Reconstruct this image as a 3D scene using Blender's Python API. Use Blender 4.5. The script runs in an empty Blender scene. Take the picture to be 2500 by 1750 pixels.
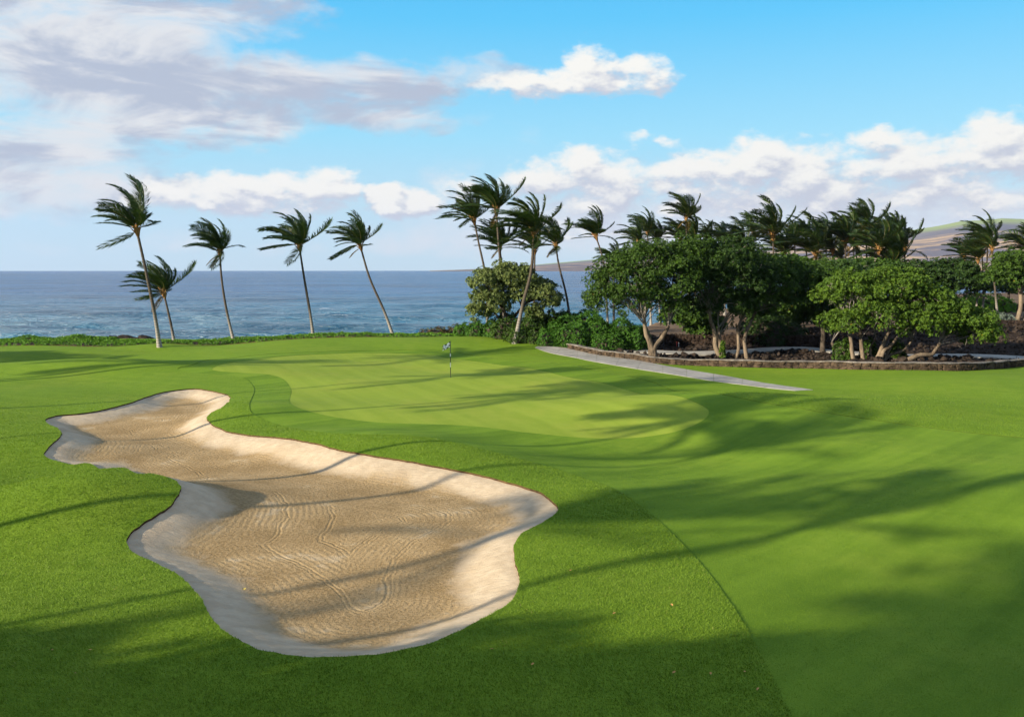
import bpy, bmesh, math, random
import numpy as np
from mathutils import Vector, Matrix
from mathutils.geometry import delaunay_2d_cdt

R = math.radians
random.seed(7)
RNG = np.random.default_rng(7)
SC = bpy.context.scene
COL = SC.collection

# ------------------------------------------------------------------ camera
F = 2165.0                       # focal length in photo pixels (2500 wide)
CAMZ = 6.6
PITCH = math.atan(217.0 / F)
cd = bpy.data.cameras.new('camera')
cd.sensor_width = 36.0
cd.lens = 36.0 * F / 2500.0
cd.clip_start = 0.1
cd.clip_end = 120000.0
cam = bpy.data.objects.new('camera', cd)
COL.objects.link(cam)
cam.location = (0, 0, CAMZ)
cam.rotation_euler = (math.pi / 2 - PITCH, 0, 0)
SC.camera = cam

def ray(px, py):
    """direction (numpy) of a photo pixel, scaled so that its y component is 1"""
    xc = (np.asarray(px, float) - 1250) / F
    yc = -(np.asarray(py, float) - 875) / F
    dy = math.cos(PITCH) + yc * math.sin(PITCH)
    dz = -math.sin(PITCH) + yc * math.cos(PITCH)
    return np.stack([xc / dy, np.ones_like(xc), dz / dy], -1)

def at(px, py, Y):
    d = ray(px, py)
    return np.array([0, 0, CAMZ]) + d * Y

# ------------------------------------------------------------------ light
SUN_EL = R(17.0)
TRAVEL = np.array([math.cos(R(29)), math.sin(R(29))])     # the way shadows fall on the ground
sun_dir = np.array([-TRAVEL[0] * math.cos(SUN_EL), -TRAVEL[1] * math.cos(SUN_EL), math.sin(SUN_EL)])
sl = bpy.data.lights.new('sun', 'SUN')
sl.energy = 4.6
sl.angle = R(0.6)
sl.color = (1.0, 0.87, 0.66)
sun = bpy.data.objects.new('sun', sl)
COL.objects.link(sun)
sun.rotation_euler = Vector(sun_dir).to_track_quat('Z', 'Y').to_euler()

SC.view_settings.view_transform = 'Standard'
SC.view_settings.look = 'None'
SC.view_settings.gamma = 1.0
SC.view_settings.use_curve_mapping = False
SC.view_settings.exposure = 1.3
SC.cycles.max_bounces = 5
SC.cycles.diffuse_bounces = 3
SC.cycles.glossy_bounces = 2
SC.cycles.transmission_bounces = 3
SC.cycles.transparent_max_bounces = 6
SC.cycles.volume_bounces = 0

# ------------------------------------------------------------------ node helpers
class NT:
    def __init__(s, tree):
        s.t = tree
    def n(s, typ, **kw):
        nd = s.t.nodes.new(typ)
        for k, v in kw.items():
            setattr(nd, k, v)
        return nd
    def link(s, a, b):
        s.t.links.new(a, b)
    def put(s, sock, v):
        if isinstance(v, bpy.types.NodeSocket):
            s.link(v, sock)
        elif v is not None:
            sock.default_value = v
    def math(s, op, a, b=None, c=None, clamp=False):
        nd = s.n('ShaderNodeMath', operation=op)
        nd.use_clamp = clamp
        s.put(nd.inputs[0], a)
        if b is not None: s.put(nd.inputs[1], b)
        if c is not None: s.put(nd.inputs[2], c)
        return nd.outputs[0]
    def vm(s, op, a, b=None, c=None, scale=None):
        nd = s.n('ShaderNodeVectorMath', operation=op)
        s.put(nd.inputs[0], a)
        if b is not None: s.put(nd.inputs[1], b)
        if c is not None: s.put(nd.inputs[2], c)
        if scale is not None: s.put(nd.inputs['Scale'], scale)
        return nd.outputs['Value'] if op in ('DOT_PRODUCT', 'LENGTH', 'DISTANCE') else nd.outputs[0]
    def noise(s, vec, scale, detail=3, rough=0.55, dist=0.0):
        nd = s.n('ShaderNodeTexNoise')
        s.put(nd.inputs['Vector'], vec)
        s.put(nd.inputs['Scale'], scale)
        nd.inputs['Detail'].default_value = detail
        nd.inputs['Roughness'].default_value = rough
        nd.inputs['Distortion'].default_value = dist
        return nd.outputs[0], nd.outputs[1]
    def step(s, v, lo, hi, a=0.0, b=1.0):
        nd = s.n('ShaderNodeMapRange', interpolation_type='SMOOTHSTEP')
        s.put(nd.inputs[0], v)
        s.put(nd.inputs[1], lo); s.put(nd.inputs[2], hi)
        s.put(nd.inputs[3], a); s.put(nd.inputs[4], b)
        return nd.outputs[0]
    def lin(s, v, lo, hi, a=0.0, b=1.0):
        nd = s.n('ShaderNodeMapRange')
        s.put(nd.inputs[0], v)
        s.put(nd.inputs[1], lo); s.put(nd.inputs[2], hi)
        s.put(nd.inputs[3], a); s.put(nd.inputs[4], b)
        return nd.outputs[0]
    def mix(s, f, a, b, typ='MIX'):
        nd = s.n('ShaderNodeMix', data_type='RGBA', blend_type=typ)
        s.put(nd.inputs[0], f)
        for sock, v in ((nd.inputs[6], a), (nd.inputs[7], b)):
            if isinstance(v, (tuple, list)): v = (*v[:3], 1.0)
            s.put(sock, v)
        return nd.outputs[2]
    def scalev(s, vec, sx, sy, sz):
        return s.vm('MULTIPLY', vec, (sx, sy, sz))

def new_mat(name):
    m = bpy.data.materials.new(name)
    m.use_nodes = True
    nt = NT(m.node_tree)
    b = m.node_tree.nodes['Principled BSDF']
    return m, nt, b

def bump(nt, bsdf, h, strength=0.5, dist=0.05):
    nd = nt.n('ShaderNodeBump')
    nd.inputs['Strength'].default_value = strength
    nd.inputs['Distance'].default_value = dist
    nt.put(nd.inputs['Height'], h)
    nt.link(nd.outputs[0], bsdf.inputs['Normal'])

# ------------------------------------------------------------------ sky with clouds (world)
def angles(px, py):
    d = ray(px, py)
    az = np.arctan2(d[..., 0], d[..., 1])
    el = np.arctan2(d[..., 2], np.hypot(d[..., 0], d[..., 1]))
    return az, el

SHEET = [(120, 60, 330, 110, 1.0), (420, 40, 300, 70, .9), (130, 190, 300, 110, 1.0), (390, 200, 260, 95, 1.0), (640, 210, 240, 75, .95),
         (880, 215, 190, 55, .85), (300, 300, 300, 65, .95), (560, 290, 280, 55, .95), (850, 290, 210, 45, .95), (1040, 310, 120, 24, .75),
         (1010, 230, 120, 45, .7), (120, 330, 260, 70, .9), (80, 430, 280, 62, .85), (250, 470, 240, 50, .8), (40, 500, 160, 36, .7), (590, 20, 200, 38, .8),
         (1130, 185, 100, 40, .45), (1200, 155, 70, 22, .35)]
CUMUL = [(470, 485, 160, 40, .85), (640, 480, 210, 50, 1.0), (800, 470, 92, 52, 1.05), (560, 450, 70, 24, .9),
         (955, 488, 46, 40, 1.2), (1037, 496, 54, 34, 1.2),
         (1340, 205, 170, 36, .9), (1450, 160, 62, 52, .95), (1570, 180, 78, 44, .95), (1480, 205, 150, 32, .95),
         (1130, 455, 60, 40, .6), (1360, 440, 150, 50, .95), (1420, 405, 75, 46, 1.0), (1500, 450, 105, 60, .95), (1440, 500, 140, 40, .8),
         (1660, 420, 96, 52, 1.0), (1760, 435, 115, 56, .95), (1860, 400, 110, 58, 1.05), (1960, 430, 110, 72, 1.05), (2020, 485, 95, 60, .95), (1900, 490, 120, 40, .8), (1760, 495, 80, 30, .6),
         (2110, 420, 95, 50, .9), (2230, 395, 120, 62, .95), (2300, 440, 120, 55, .95), (2440, 330, 76, 55, 1.05), (2480, 380, 90, 50, 1.0), (2360, 385, 100, 50, .9),
         (2200, 490, 80, 36, .7), (2140, 340, 46, 26, .7), (1555, 340, 36, 20, .55), (1625, 352, 34, 14, .5), (2480, 480, 130, 30, .8), (2330, 500, 120, 30, .75),
         (1660, 500, 60, 26, .7), (1400, 560, 120, 30, .6), (1560, 575, 110, 28, .6)]
LOW = [(1000, 585, 190, 42, .75), (1230, 560, 260, 75, .9), (1500, 560, 300, 75, 1.0), (1800, 540, 300, 75, 1.1), (2150, 540, 320, 70, 1.1), (2450, 500, 300, 60, 1.0),
       (450, 600, 130, 26, .5), (680, 610, 140, 24, .45), (200, 600, 120, 20, .4), (1100, 430, 80, 50, .5), (1330, 320, 150, 24, .2), (1180, 300, 100, 18, .2)]

def build_world():
    w = bpy.data.worlds.new('World')
    SC.world = w
    w.use_nodes = True
    t = w.node_tree
    t.nodes.clear()
    nt = NT(t)
    out = nt.n('ShaderNodeOutputWorld')
    bg = nt.n('ShaderNodeBackground')
    bg.inputs['Strength'].default_value = 0.055
    nt.link(bg.outputs[0], out.inputs[0])
    sky = nt.n('ShaderNodeTexSky', sky_type='NISHITA')
    sky.sun_disc = False
    sky.sun_elevation = SUN_EL
    sky.sun_rotation = math.atan2(sun_dir[0], sun_dir[1])
    sky.altitude = 10
    sky.air_density = 1.0
    sky.dust_density = 0.1
    sky.ozone_density = 1.2
    tc = nt.n('ShaderNodeTexCoord')
    D = tc.outputs['Generated']
    sep = nt.n('ShaderNodeSeparateXYZ')
    nt.link(D, sep.inputs[0])
    az = nt.math('ARCTAN2', sep.outputs[0], sep.outputs[1])
    el = nt.math('ARCSINE', sep.outputs[2])
    comb = nt.n('ShaderNodeCombineXYZ')
    nt.link(az, comb.inputs[0]); nt.link(el, comb.inputs[1])
    P0 = comb.outputs[0]
    # noise that bends the outlines
    Ds = nt.scalev(D, 1, 1, 1.9)
    _, wc = nt.noise(Ds, 9.0, 4, 0.6)
    warp = nt.vm('SUBTRACT', wc, (0.5, 0.5, 0.5))
    _, wc2 = nt.noise(Ds, 34.0, 4, 0.6)
    warp2 = nt.vm('SUBTRACT', wc2, (0.5, 0.5, 0.5))

    def blobs(P, lst):
        acc = None
        for (px, py, rx, ry, s) in lst:
            a, e = angles(px, py)
            sx, sy = 1.0 / (1.25 * rx / F), 1.0 / (1.25 * ry / F)
            q = nt.vm('MULTIPLY_ADD', P, (sx, sy, 0), (-float(a) * sx, -float(e) * sy, 0))
            r2 = nt.vm('DOT_PRODUCT', q, q)
            v = nt.math('MULTIPLY_ADD', r2, -s, s)
            acc = v if acc is None else nt.math('SMOOTH_MAX', acc, v, 0.25)
        return acc

    # blue sky, deepened the way the photograph shows it
    ramp = nt.n('ShaderNodeValToRGB')
    nt.link(nt.lin(el, 0.0, 1.2), ramp.inputs[0])
    cr = ramp.color_ramp
    stops = [(0.0, (.56, .77, .93)), (.06, (.53, .79, .95)), (.12, (.34, .78, 1.03)), (.22, (.10, .62, 1.04)), (.33, (.02, .47, .98)), (1.0, (.05, .30, .75))]
    while len(cr.elements) < len(stops): cr.elements.new(.5)
    for e_, (p_, c_) in zip(cr.elements, stops):
        e_.position = p_; e_.color = (*c_, 1)
    blue = nt.vm('SCALE', ramp.outputs[0], scale=7.4)
    col = nt.mix(0.88, sky.outputs[0], blue)

    # generic broken cloud everywhere else in the sky
    far = nt.step(nt.math('ABSOLUTE', az), 0.62, 0.85)
    high = nt.step(el, 0.42, 0.6)
    outside = nt.math('MAXIMUM', far, high)
    g, _ = nt.noise(nt.scalev(D, 1, 1, 2.4), 3.2, 6, 0.6)
    gen = nt.math('MULTIPLY', nt.step(g, 0.40, 0.55), outside)

    # thin low bank behind everything
    Pl = nt.vm('ADD', P0, nt.scalev(warp, .09, .03, 0))
    low = blobs(Pl, LOW)
    n3, _ = nt.noise(Ds, 22.0, 5, 0.6)
    lowd = nt.math('ADD', low, nt.math('MULTIPLY_ADD', n3, 1.2, -0.6))
    lowm = nt.math('MULTIPLY', nt.step(lowd, 0.15, 1.0), 0.7)
    col = nt.mix(lowm, col, (6.1, 6.15, 6.4))

    # grey lavender sheet
    Ps = nt.vm('ADD', P0, nt.scalev(warp, .16, .05, 0))
    Ps = nt.vm('ADD', Ps, nt.scalev(warp2, .05, .022, 0))
    sh = blobs(Ps, SHEET)
    n1, _ = nt.noise(nt.scalev(D, 1, 1, 3.2), 7.0, 6, 0.62, 0.6)
    shd = nt.math('ADD', sh, nt.math('MULTIPLY_ADD', n1, 2.2, -1.1))
    shm = nt.math('MULTIPLY', nt.step(shd, 0.0, 0.95), 0.93)
    n2, _ = nt.noise(nt.vm('ADD', nt.scalev(D, 1, 1, 3.6), (0.3, 0.1, 0.05)), 5.5, 6, 0.6, 0.8)
    tone = nt.step(nt.math('ADD', n2, nt.math('MULTIPLY', nt.math('SUBTRACT', 0.5, n1), 0.5)), 0.40, 0.60)
    shc = nt.mix(tone, (3.7, 3.95, 4.75), (6.15, 6.05, 6.1))
    col = nt.mix(shm, col, shc)
    col = nt.mix(nt.math('MULTIPLY', gen, 0.92), col, nt.mix(g, (4.5, 4.45, 4.8), (6.3, 5.95, 5.5)))

    # cumulus with a lit flank (evaluated twice: at the point and a step towards the light)
    def cum(P):
        Pc = nt.vm('ADD', P, nt.scalev(warp, .045, .03, 0))
        Pc = nt.vm('ADD', Pc, nt.scalev(warp2, .03, .024, 0))
        return blobs(Pc, CUMUL)
    c0 = cum(P0)
    c1 = cum(nt.vm('ADD', P0, (-0.010, 0.016, 0)))
    n4, _ = nt.noise(Ds, 26.0, 6, 0.62)
    n5, _ = nt.noise(nt.vm('ADD', Ds, (-0.006, -0.003, 0.018)), 26.0, 6, 0.62)
    cd0 = nt.math('ADD', c0, nt.math('MULTIPLY_ADD', n4, 2.1, -1.05))
    cd1 = nt.math('ADD', c1, nt.math('MULTIPLY_ADD', n5, 2.1, -1.05))
    cm = nt.math('MULTIPLY', nt.step(cd0, 0.05, 0.85), 0.96)
    lit = nt.step(nt.math('SUBTRACT', cd0, cd1), -0.34, 0.44)
    cc = nt.mix(lit, (4.6, 4.75, 5.35), (7.5, 7.25, 6.75))
    col = nt.mix(cm, col, cc)
    nt.link(col, bg.inputs['Color'])
build_world()

# ------------------------------------------------------------------ mesh helpers
def props(o, label=None, cat=None, group=None, kind=None):
    if label: o['label'] = label
    if cat: o['category'] = cat
    if group: o['group'] = group
    if kind: o['kind'] = kind
    return o

def link(o, parent=None):
    COL.objects.link(o)
    if parent is not None:
        o.parent = parent
    return o

def empty(name, loc, label=None, cat=None, group=None, kind=None):
    o = bpy.data.objects.new(name, None)
    o.empty_display_size = 0.3
    o.location = tuple(float(c) for c in loc)
    COL.objects.link(o)
    return props(o, label, cat, group, kind)

def mesh_data(name, V, faces, mats, smooth=False, midx=None):
    """V (n,3); faces: list of (k, m) index arrays with m = 3 or 4"""
    V = np.asarray(V, np.float32)
    if not isinstance(faces, list): faces = [faces]
    faces = [np.asarray(f, np.int32) for f in faces if len(f)]
    me = bpy.data.meshes.new(name)
    me.vertices.add(len(V))
    me.vertices.foreach_set('co', V.ravel())
    tot = np.concatenate([np.full(len(f), f.shape[1], np.int32) for f in faces])
    idx = np.concatenate([f.ravel() for f in faces])
    start = np.concatenate([[0], np.cumsum(tot)[:-1]]).astype(np.int32)
    me.loops.add(len(idx))
    me.loops.foreach_set('vertex_index', idx)
    me.polygons.add(len(tot))
    me.polygons.foreach_set('loop_start', start)
    me.polygons.foreach_set('use_smooth', np.full(len(tot), bool(smooth)))
    for m in (mats if isinstance(mats, (list, tuple)) else [mats]):
        me.materials.append(m)
    if midx is not None:
        me.polygons.foreach_set('material_index', np.asarray(midx, np.int32))
    me.update(calc_edges=True)
    me.validate()
    return me

def fattr(me, name, vals):
    a = me.attributes.new(name, 'FLOAT', 'POINT')
    a.data.foreach_set('value', np.asarray(vals, np.float32))

def obj(name, me, parent=None, loc=None):
    o = bpy.data.objects.new(name, me)
    if loc is not None: o.location = tuple(float(c) for c in loc)
    return link(o, parent)

def nrm(v):
    v = np.asarray(v, float)
    return v / np.maximum(np.linalg.norm(v, axis=-1, keepdims=True), 1e-9)

def tube(P, rad, sides=8, cap=True, squash=None):
    P = np.asarray(P, float); n = len(P)
    rad = np.broadcast_to(np.asarray(rad, float), (n,))
    T = nrm(np.gradient(P, axis=0))
    ref = np.array([1.0, 0.2, 0.1]) if abs(T[0, 2]) > .6 else np.array([0, 0, 1.0])
    V = []
    s = nrm(np.cross(T[0], ref))
    ang = np.linspace(0, 2 * math.pi, sides, endpoint=False)
    for i in range(n):
        s = nrm(s - T[i] * np.dot(s, T[i]))
        b = np.cross(T[i], s)
        V.append(P[i] + rad[i] * (np.cos(ang)[:, None] * s + np.sin(ang)[:, None] * b))
    V = np.concatenate(V)
    i = np.arange(n - 1)[:, None] * sides
    j = np.arange(sides)[None]
    a = (i + j).ravel(); b = (i + (j + 1) % sides).ravel()
    Fq = np.stack([a, b, b + sides, a + sides], -1)
    Ft = np.zeros((0, 3), int)
    if cap:
        V = np.concatenate([V, P[-1:]])
        k = len(V) - 1; o = (n - 1) * sides
        Ft = np.array([[o + q, o + (q + 1) % sides, k] for q in range(sides)])
    return V, Fq, Ft

class Acc:
    """collects pieces into one mesh"""
    def __init__(s): s.V = []; s.Q = []; s.T = []; s.n = 0; s.A = []
    def add(s, V, Q=None, T=None, a=0.0):
        if Q is not None and len(Q): s.Q.append(np.asarray(Q) + s.n)
        if T is not None and len(T): s.T.append(np.asarray(T) + s.n)
        s.V.append(np.asarray(V)); s.n += len(V)
        s.A.append(np.broadcast_to(np.asarray(a, float), (len(V),)))
    def data(s, name, mat, smooth=False, attr=None):
        fs = []
        if s.Q: fs.append(np.concatenate(s.Q))
        if s.T: fs.append(np.concatenate(s.T))
        me = mesh_data(name, np.concatenate(s.V), fs, mat, smooth)
        if attr: fattr(me, attr, np.concatenate(s.A))
        return me

def bez(P, n):
    """Catmull-Rom through the points"""
    P = np.asarray(P, float)
    Q = np.concatenate([[2 * P[0] - P[1]], P, [2 * P[-1] - P[-2]]])
    m = len(P) - 1
    out = []
    for u in np.linspace(0, m, n):
        i = min(int(u), m - 1); t = u - i
        a, b, c, d = Q[i:i + 4]
        out.append(.5 * (2 * b + (c - a) * t + (2 * a - 5 * b + 4 * c - d) * t * t + (3 * b - a - 3 * c + d) * t ** 3))
    return np.array(out)

def resample(P, step, closed=True):
    P = np.asarray(P, float)
    if closed:
        Q = np.concatenate([P[-2:], P, P[:3]])
        C = bez(Q, len(Q) * 14)
        # keep one full turn
        i0 = int(np.argmin(np.linalg.norm(C[:14 * 6] - P[0], axis=1)))
        i1 = len(C) - 14 * 6 + int(np.argmin(np.linalg.norm(C[-14 * 6:] - P[0], axis=1)))
        C = C[i0:i1 + 1]
    else:
        C = bez(P, len(P) * 14)
    L = np.concatenate([[0], np.cumsum(np.linalg.norm(np.diff(C, axis=0), axis=1))])
    n = max(3, int(L[-1] / step))
    u = np.linspace(0, L[-1], n, endpoint=not closed)
    return np.stack([np.interp(u, L, C[:, k]) for k in range(C.shape[1])], -1)

def inside(poly, X):
    x, y = X[:, 0], X[:, 1]
    r = np.zeros(len(X), bool)
    a = poly; b = np.roll(poly, -1, 0)
    for (x0, y0), (x1, y1) in zip(a, b):
        if y0 == y1: continue
        c = ((y0 > y) != (y1 > y)) & (x < (x1 - x0) * (y - y0) / (y1 - y0) + x0)
        r ^= c
    return r

def pdist(poly, X, closed=True):
    a = poly if closed else poly[:-1]
    b = np.roll(poly, -1, 0) if closed else poly[1:]
    best = np.full(len(X), 1e18)
    for p, q in zip(a, b):
        d = q - p; L = max(d @ d, 1e-12)
        t = np.clip(((X - p) @ d) / L, 0, 1)
        e = X - (p + t[:, None] * d)
        best = np.minimum(best, (e * e).sum(1))
    return np.sqrt(best)

def smooth01(t):
    t = np.clip(t, 0, 1)
    return t * t * (3 - 2 * t)

# ------------------------------------------------------------------ the ground's heights
def flat(px, py):
    d = ray(px, py)
    t = -CAMZ / d[..., 2]
    return d[..., 0] * t, t

MOUNDS = []
for (px, py, rx, ry, h) in [
        (1010, 846, 15, 5.5, .85), (390, 848, 3.0, 2.2, .32), (200, 905, 9, 3.0, .8), (50, 880, 8, 4.5, -.55),
        (300, 1225, 3.4, 3.0, .70), (860, 1085, 5, 2.6, .42), (600, 1010, 3, 3, .45), (1150, 1125, 5, 2.6, .45),
        (1440, 1330, 4, 4.5, .35), (1850, 1003, 9, 3.6, .80), (1640, 1110, 7, 4, -.45), (2450, 940, 10, 5, .4),
        (2250, 1210, 8, 5, .28), (1200, 950, 14, 8, .15), (60, 1260, 5, 3.5, .5), (190, 1185, 4, 2.2, -.22), (560, 890, 6, 3, .25), (150, 1085, 4, 3, .42), (700, 1640, 6, 2.5, .25)]:
    x, y = flat(px, py)
    MOUNDS.append((float(x), float(y), rx, ry, h))
COAST = np.array([(-900, 86), (-60, 86), (-20, 86), (0, 88), (8, 95), (16, 112), (34, 140), (70, 185), (150, 240), (300, 300), (900, 420)], float)

def fb(x, y):
    z = 0.0
    for (a, wl, amp, ph) in [(.3, 19, .06, .4), (1.4, 13, .045, 2.0), (2.3, 8.5, .03, 1.1), (.9, 6.1, .018, 4.0), (2.9, 23, .06, 5.0)]:
        k = 2 * math.pi / wl
        z = z + amp * np.sin(k * (math.cos(a) * x + math.sin(a) * y) + ph)
    return z

def zl(x, y):
    x = np.asarray(x, float); y = np.asarray(y, float)
    near = smooth01((95 - y) / 15) * smooth01((y + 5) / 10)
    z = fb(x, y) * near
    for (cx, cy, rx, ry, h) in MOUNDS:
        z = z + h * np.exp(-((x - cx) / rx) ** 2 - ((y - cy) / ry) ** 2)
    # lava bank and the higher ground to the right
    z = z + 1.1 * smooth01((y - 70) / 13) * smooth01((x - 22) / 14)
    z = z + .35 * np.exp(-((x - 46) / 9) ** 2 - ((y - 82) / 4) ** 2)
    # the shore
    cy = np.interp(x, COAST[:, 0], COAST[:, 1])
    sl = np.interp(x, COAST[:, 0], np.gradient(COAST[:, 1], COAST[:, 0]))
    d = (y - cy) / np.sqrt(1 + sl * sl)
    z = z - 6.5 * smooth01((d + 2) / 12)
    return z

TT = np.concatenate([np.arange(7, 60, .06), np.arange(60, 160, .12)])
def gp(px, py):
    """points where photo pixels meet the ground -> (n,3)"""
    d = np.atleast_2d(ray(px, py))
    out = []
    for v in d:
        X = v[0] * TT; Z = CAMZ + v[2] * TT
        h = zl(X, TT)
        k = np.nonzero(Z < h)[0]
        if len(k) and k[0] > 0:
            i = k[0]
            f0 = Z[i - 1] - h[i - 1]; f1 = Z[i] - h[i]
            t = TT[i - 1] + (TT[i] - TT[i - 1]) * f0 / (f0 - f1)
        else:
            t = -CAMZ / v[2]
        out.append((v[0] * t, t, float(zl(v[0] * t, t))))
    return np.array(out)

def gpl(pts):
    a = np.array(pts, float)
    return gp(a[:, 0], a[:, 1])

BUNK_PX = [(486, 949), (541, 959), (561, 970), (549, 988), (517, 1006), (506, 1017), (513, 1031), (533, 1043), (568, 1055), (627, 1063),
           (706, 1070), (764, 1080), (823, 1096), (900, 1110), (966, 1120), (1031, 1131), (1097, 1144), (1184, 1161), (1271, 1185), (1315, 1200),
           (1345, 1219), (1360, 1235), (1361, 1247), (1340, 1267), (1299, 1287), (1269, 1307), (1256, 1326), (1256, 1348), (1264, 1383), (1269, 1418),
           (1262, 1444), (1243, 1470), (1208, 1494), (1155, 1520), (1103, 1546), (1060, 1566), (994, 1581), (929, 1594), (842, 1602), (755, 1602),
           (668, 1591), (615, 1578), (572, 1559), (537, 1531), (511, 1496), (494, 1461), (472, 1433), (431, 1400), (392, 1380), (345, 1357),
           (318, 1337), (308, 1317), (314, 1302), (333, 1287), (368, 1266), (408, 1239), (431, 1215), (443, 1192), (436, 1177), (412, 1165),
           (372, 1155), (314, 1146), (235, 1138), (176, 1133), (133, 1123), (113, 1115), (107, 1107), (114, 1095), (133, 1078), (147, 1065),
           (150, 1056), (141, 1046), (122, 1036), (111, 1027), (117, 1020), (145, 1013), (196, 1009), (255, 999), (314, 984), (353, 970),
           (392, 958), (439, 951)]
GREEN_PX = [(520, 903), (528, 893), (560, 885), (618, 878), (705, 868), (835, 862), (966, 862), (1053, 866), (1097, 874), (1184, 885), (1271, 896),
            (1340, 908), (1404, 923), (1509, 944), (1614, 962), (1692, 978), (1726, 995), (1731, 1009), (1713, 1027), (1666, 1048), (1593, 1063),
            (1509, 1069), (1404, 1066), (1300, 1056), (1271, 1053), (1140, 1038), (1010, 1033), (923, 1030), (836, 1020), (770, 1007), (731, 995),
            (710, 984), (707, 972), (711, 952), (700, 932), (679, 919), (644, 912), (583, 909)]
FAIR_PX_A = [(1935, 1749), (1880, 1640), (1830, 1545), (1780, 1465), (1720, 1385), (1640, 1300), (1560, 1230), (1480, 1185), (1400, 1158),
             (1330, 1135), (1271, 1120), (1140, 1087), (1053, 1068), (966, 1061), (880, 1060), (792, 1056), (727, 1047), (660, 1030), (622, 1012),
             (609, 995), (613, 975), (621, 952), (612, 934), (592, 922), (544, 916), (470, 909), (436, 903), (440, 896), (475, 888),
             (560, 875), (700, 862), (870, 856), (1031, 853), (1105, 858), (1162, 868), (1271, 882), (1400, 890), (1525, 916),
             (1613, 940), (1718, 957), (1823, 974), (1980, 1001), (2136, 1025), (2345, 1053), (2500, 1068)]
WALL_PX = [(1388, 851), (1430, 860), (1500, 872), (1560, 880), (1600, 887), (1700, 893), (1860, 898), (2000, 900), (2150, 903), (2300, 905), (2365, 905), (2430, 901), (2500, 895)]
BUNK = resample(gpl(BUNK_PX)[:, :2], .17)
_r = np.random.default_rng(12).normal(0, 1, (len(BUNK), 2))
BUNK = BUNK + .006 * _r + .018 * (_r + np.roll(_r, 1, 0) + np.roll(_r, 2, 0) + np.roll(_r, 3, 0)) / 2.5      # a slightly ragged turf edge
GREEN = resample(gpl(GREEN_PX)[:, :2], .55)
fa = gpl(FAIR_PX_A)[:, :2]
fair_near = resample(fa, .5, closed=False)
e0 = fair_near[0]; e1 = fair_near[-1]
dirn = nrm(fair_near[0] - fair_near[4])
FAIR = np.concatenate([fair_near, [e1 + [6, -1.0], e1 + [16, -5], e1 + [30, -14], [48, -10], [40, -20], [15, -20], e0 + dirn * 14, e0 + dirn * 9, e0 + dirn * 4]])
wl = gpl(WALL_PX)[:, :2]
wext = [wl[-1] + [8, 2.2], wl[-1] + [20, 3.5], wl[-1] + [50, 4]]
WALL = resample(np.concatenate([wl, wext]), .5, closed=False)          # front foot of the low wall
WALLC = WALL + np.array([.05, .22])
h0 = WALLC[0]
LAVA = np.concatenate([WALLC, [[200, 70], [200, 268], [70, 195], [34, 150], [16, 122], [11, 100], h0 + [0.4, 6.0]]])

def bunker_depth(d):
    return .06 + .31 * smooth01(d / 1.5) ** .9

def cdt_ground():
    rng = np.random.default_rng(3)
    pts = []
    # rows that widen with distance, where the photograph looks
    Y = 9.0
    while Y < 92:
        s = max(.16, Y * .011)
        n = int(2 * .66 * Y / s)
        xs = np.linspace(-.66 * Y - .5, .66 * Y + .5, n)
        pts.append(np.stack([xs + rng.uniform(-.2, .2, n) * s, Y + rng.uniform(-.2, .2, n) * s], -1))
        Y += s * 1.15
    fine = np.concatenate(pts)
    gx, gy = np.meshgrid(np.arange(-110, 206, 4.0), np.arange(-70, 300, 4.0))
    cg = np.stack([gx.ravel(), gy.ravel()], -1) + rng.uniform(-.6, .6, (gx.size, 2))
    vis = (cg[:, 1] > 8) & (cg[:, 1] < 92.5) & (np.abs(cg[:, 0]) < .68 * cg[:, 1] + 1)
    cg = cg[~vis]
    gx, gy = np.meshgrid(np.arange(-900, 901, 45.0), np.arange(-600, 460, 45.0))
    og = np.stack([gx.ravel(), gy.ravel()], -1) + rng.uniform(-4, 4, (gx.size, 2))
    inn = (og[:, 0] > -112) & (og[:, 0] < 206) & (og[:, 1] > -72) & (og[:, 1] < 300)
    og = og[~inn]
    # denser where the sand is
    bx0, by0 = BUNK.min(0); bx1, by1 = BUNK.max(0)
    gx, gy = np.meshgrid(np.arange(bx0, bx1, .3), np.arange(by0, by1, .3))
    bg = np.stack([gx.ravel(), gy.ravel()], -1) + rng.uniform(-.05, .05, (gx.size, 2))
    bg = bg[inside(BUNK, bg)]
    fine = fine[~inside(BUNK, fine)]
    P = np.concatenate([fine, cg, og, bg])
    outl = [BUNK, GREEN, FAIR, LAVA]
    allo = np.concatenate(outl)
    keep = np.ones(len(P), bool)
    for k in range(0, len(P), 4000):
        c = P[k:k + 4000]
        dd = ((c[:, None] - allo[None]) ** 2).sum(-1).min(1)
        lim = np.clip(.005 * np.abs(c[:, 1]), .1, .3)
        keep[k:k + 4000] = dd > lim * lim
    P = P[keep]
    edges = []; base = 0; V = []
    for o in outl:
        n = len(o)
        V.append(o)
        edges += [(base + i, base + (i + 1) % n) for i in range(n)]
        base += n
    V = np.concatenate(V + [P])
    r = delaunay_2d_cdt([Vector((float(a), float(b))) for a, b in V], edges, [], 0, 1e-5, False)
    vv = np.array([(v.x, v.y) for v in r[0]])
    ff = np.array([f for f in r[2] if len(f) == 3], np.int64)
    return vv, ff

GV, GF = cdt_ground()
cen = GV[GF].mean(1)
inB = inside(BUNK, cen); inG = inside(GREEN, cen) & ~inB; inF = inside(FAIR, cen) & ~inG & ~inB
inL = inside(LAVA, cen) & ~inF & ~inG & ~inB
inR = ~(inB | inG | inF | inL)

# ------------------------------------------------------------------ ground materials
def geo_pos(nt):
    return nt.n('ShaderNodeNewGeometry').outputs['Position']

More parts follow.
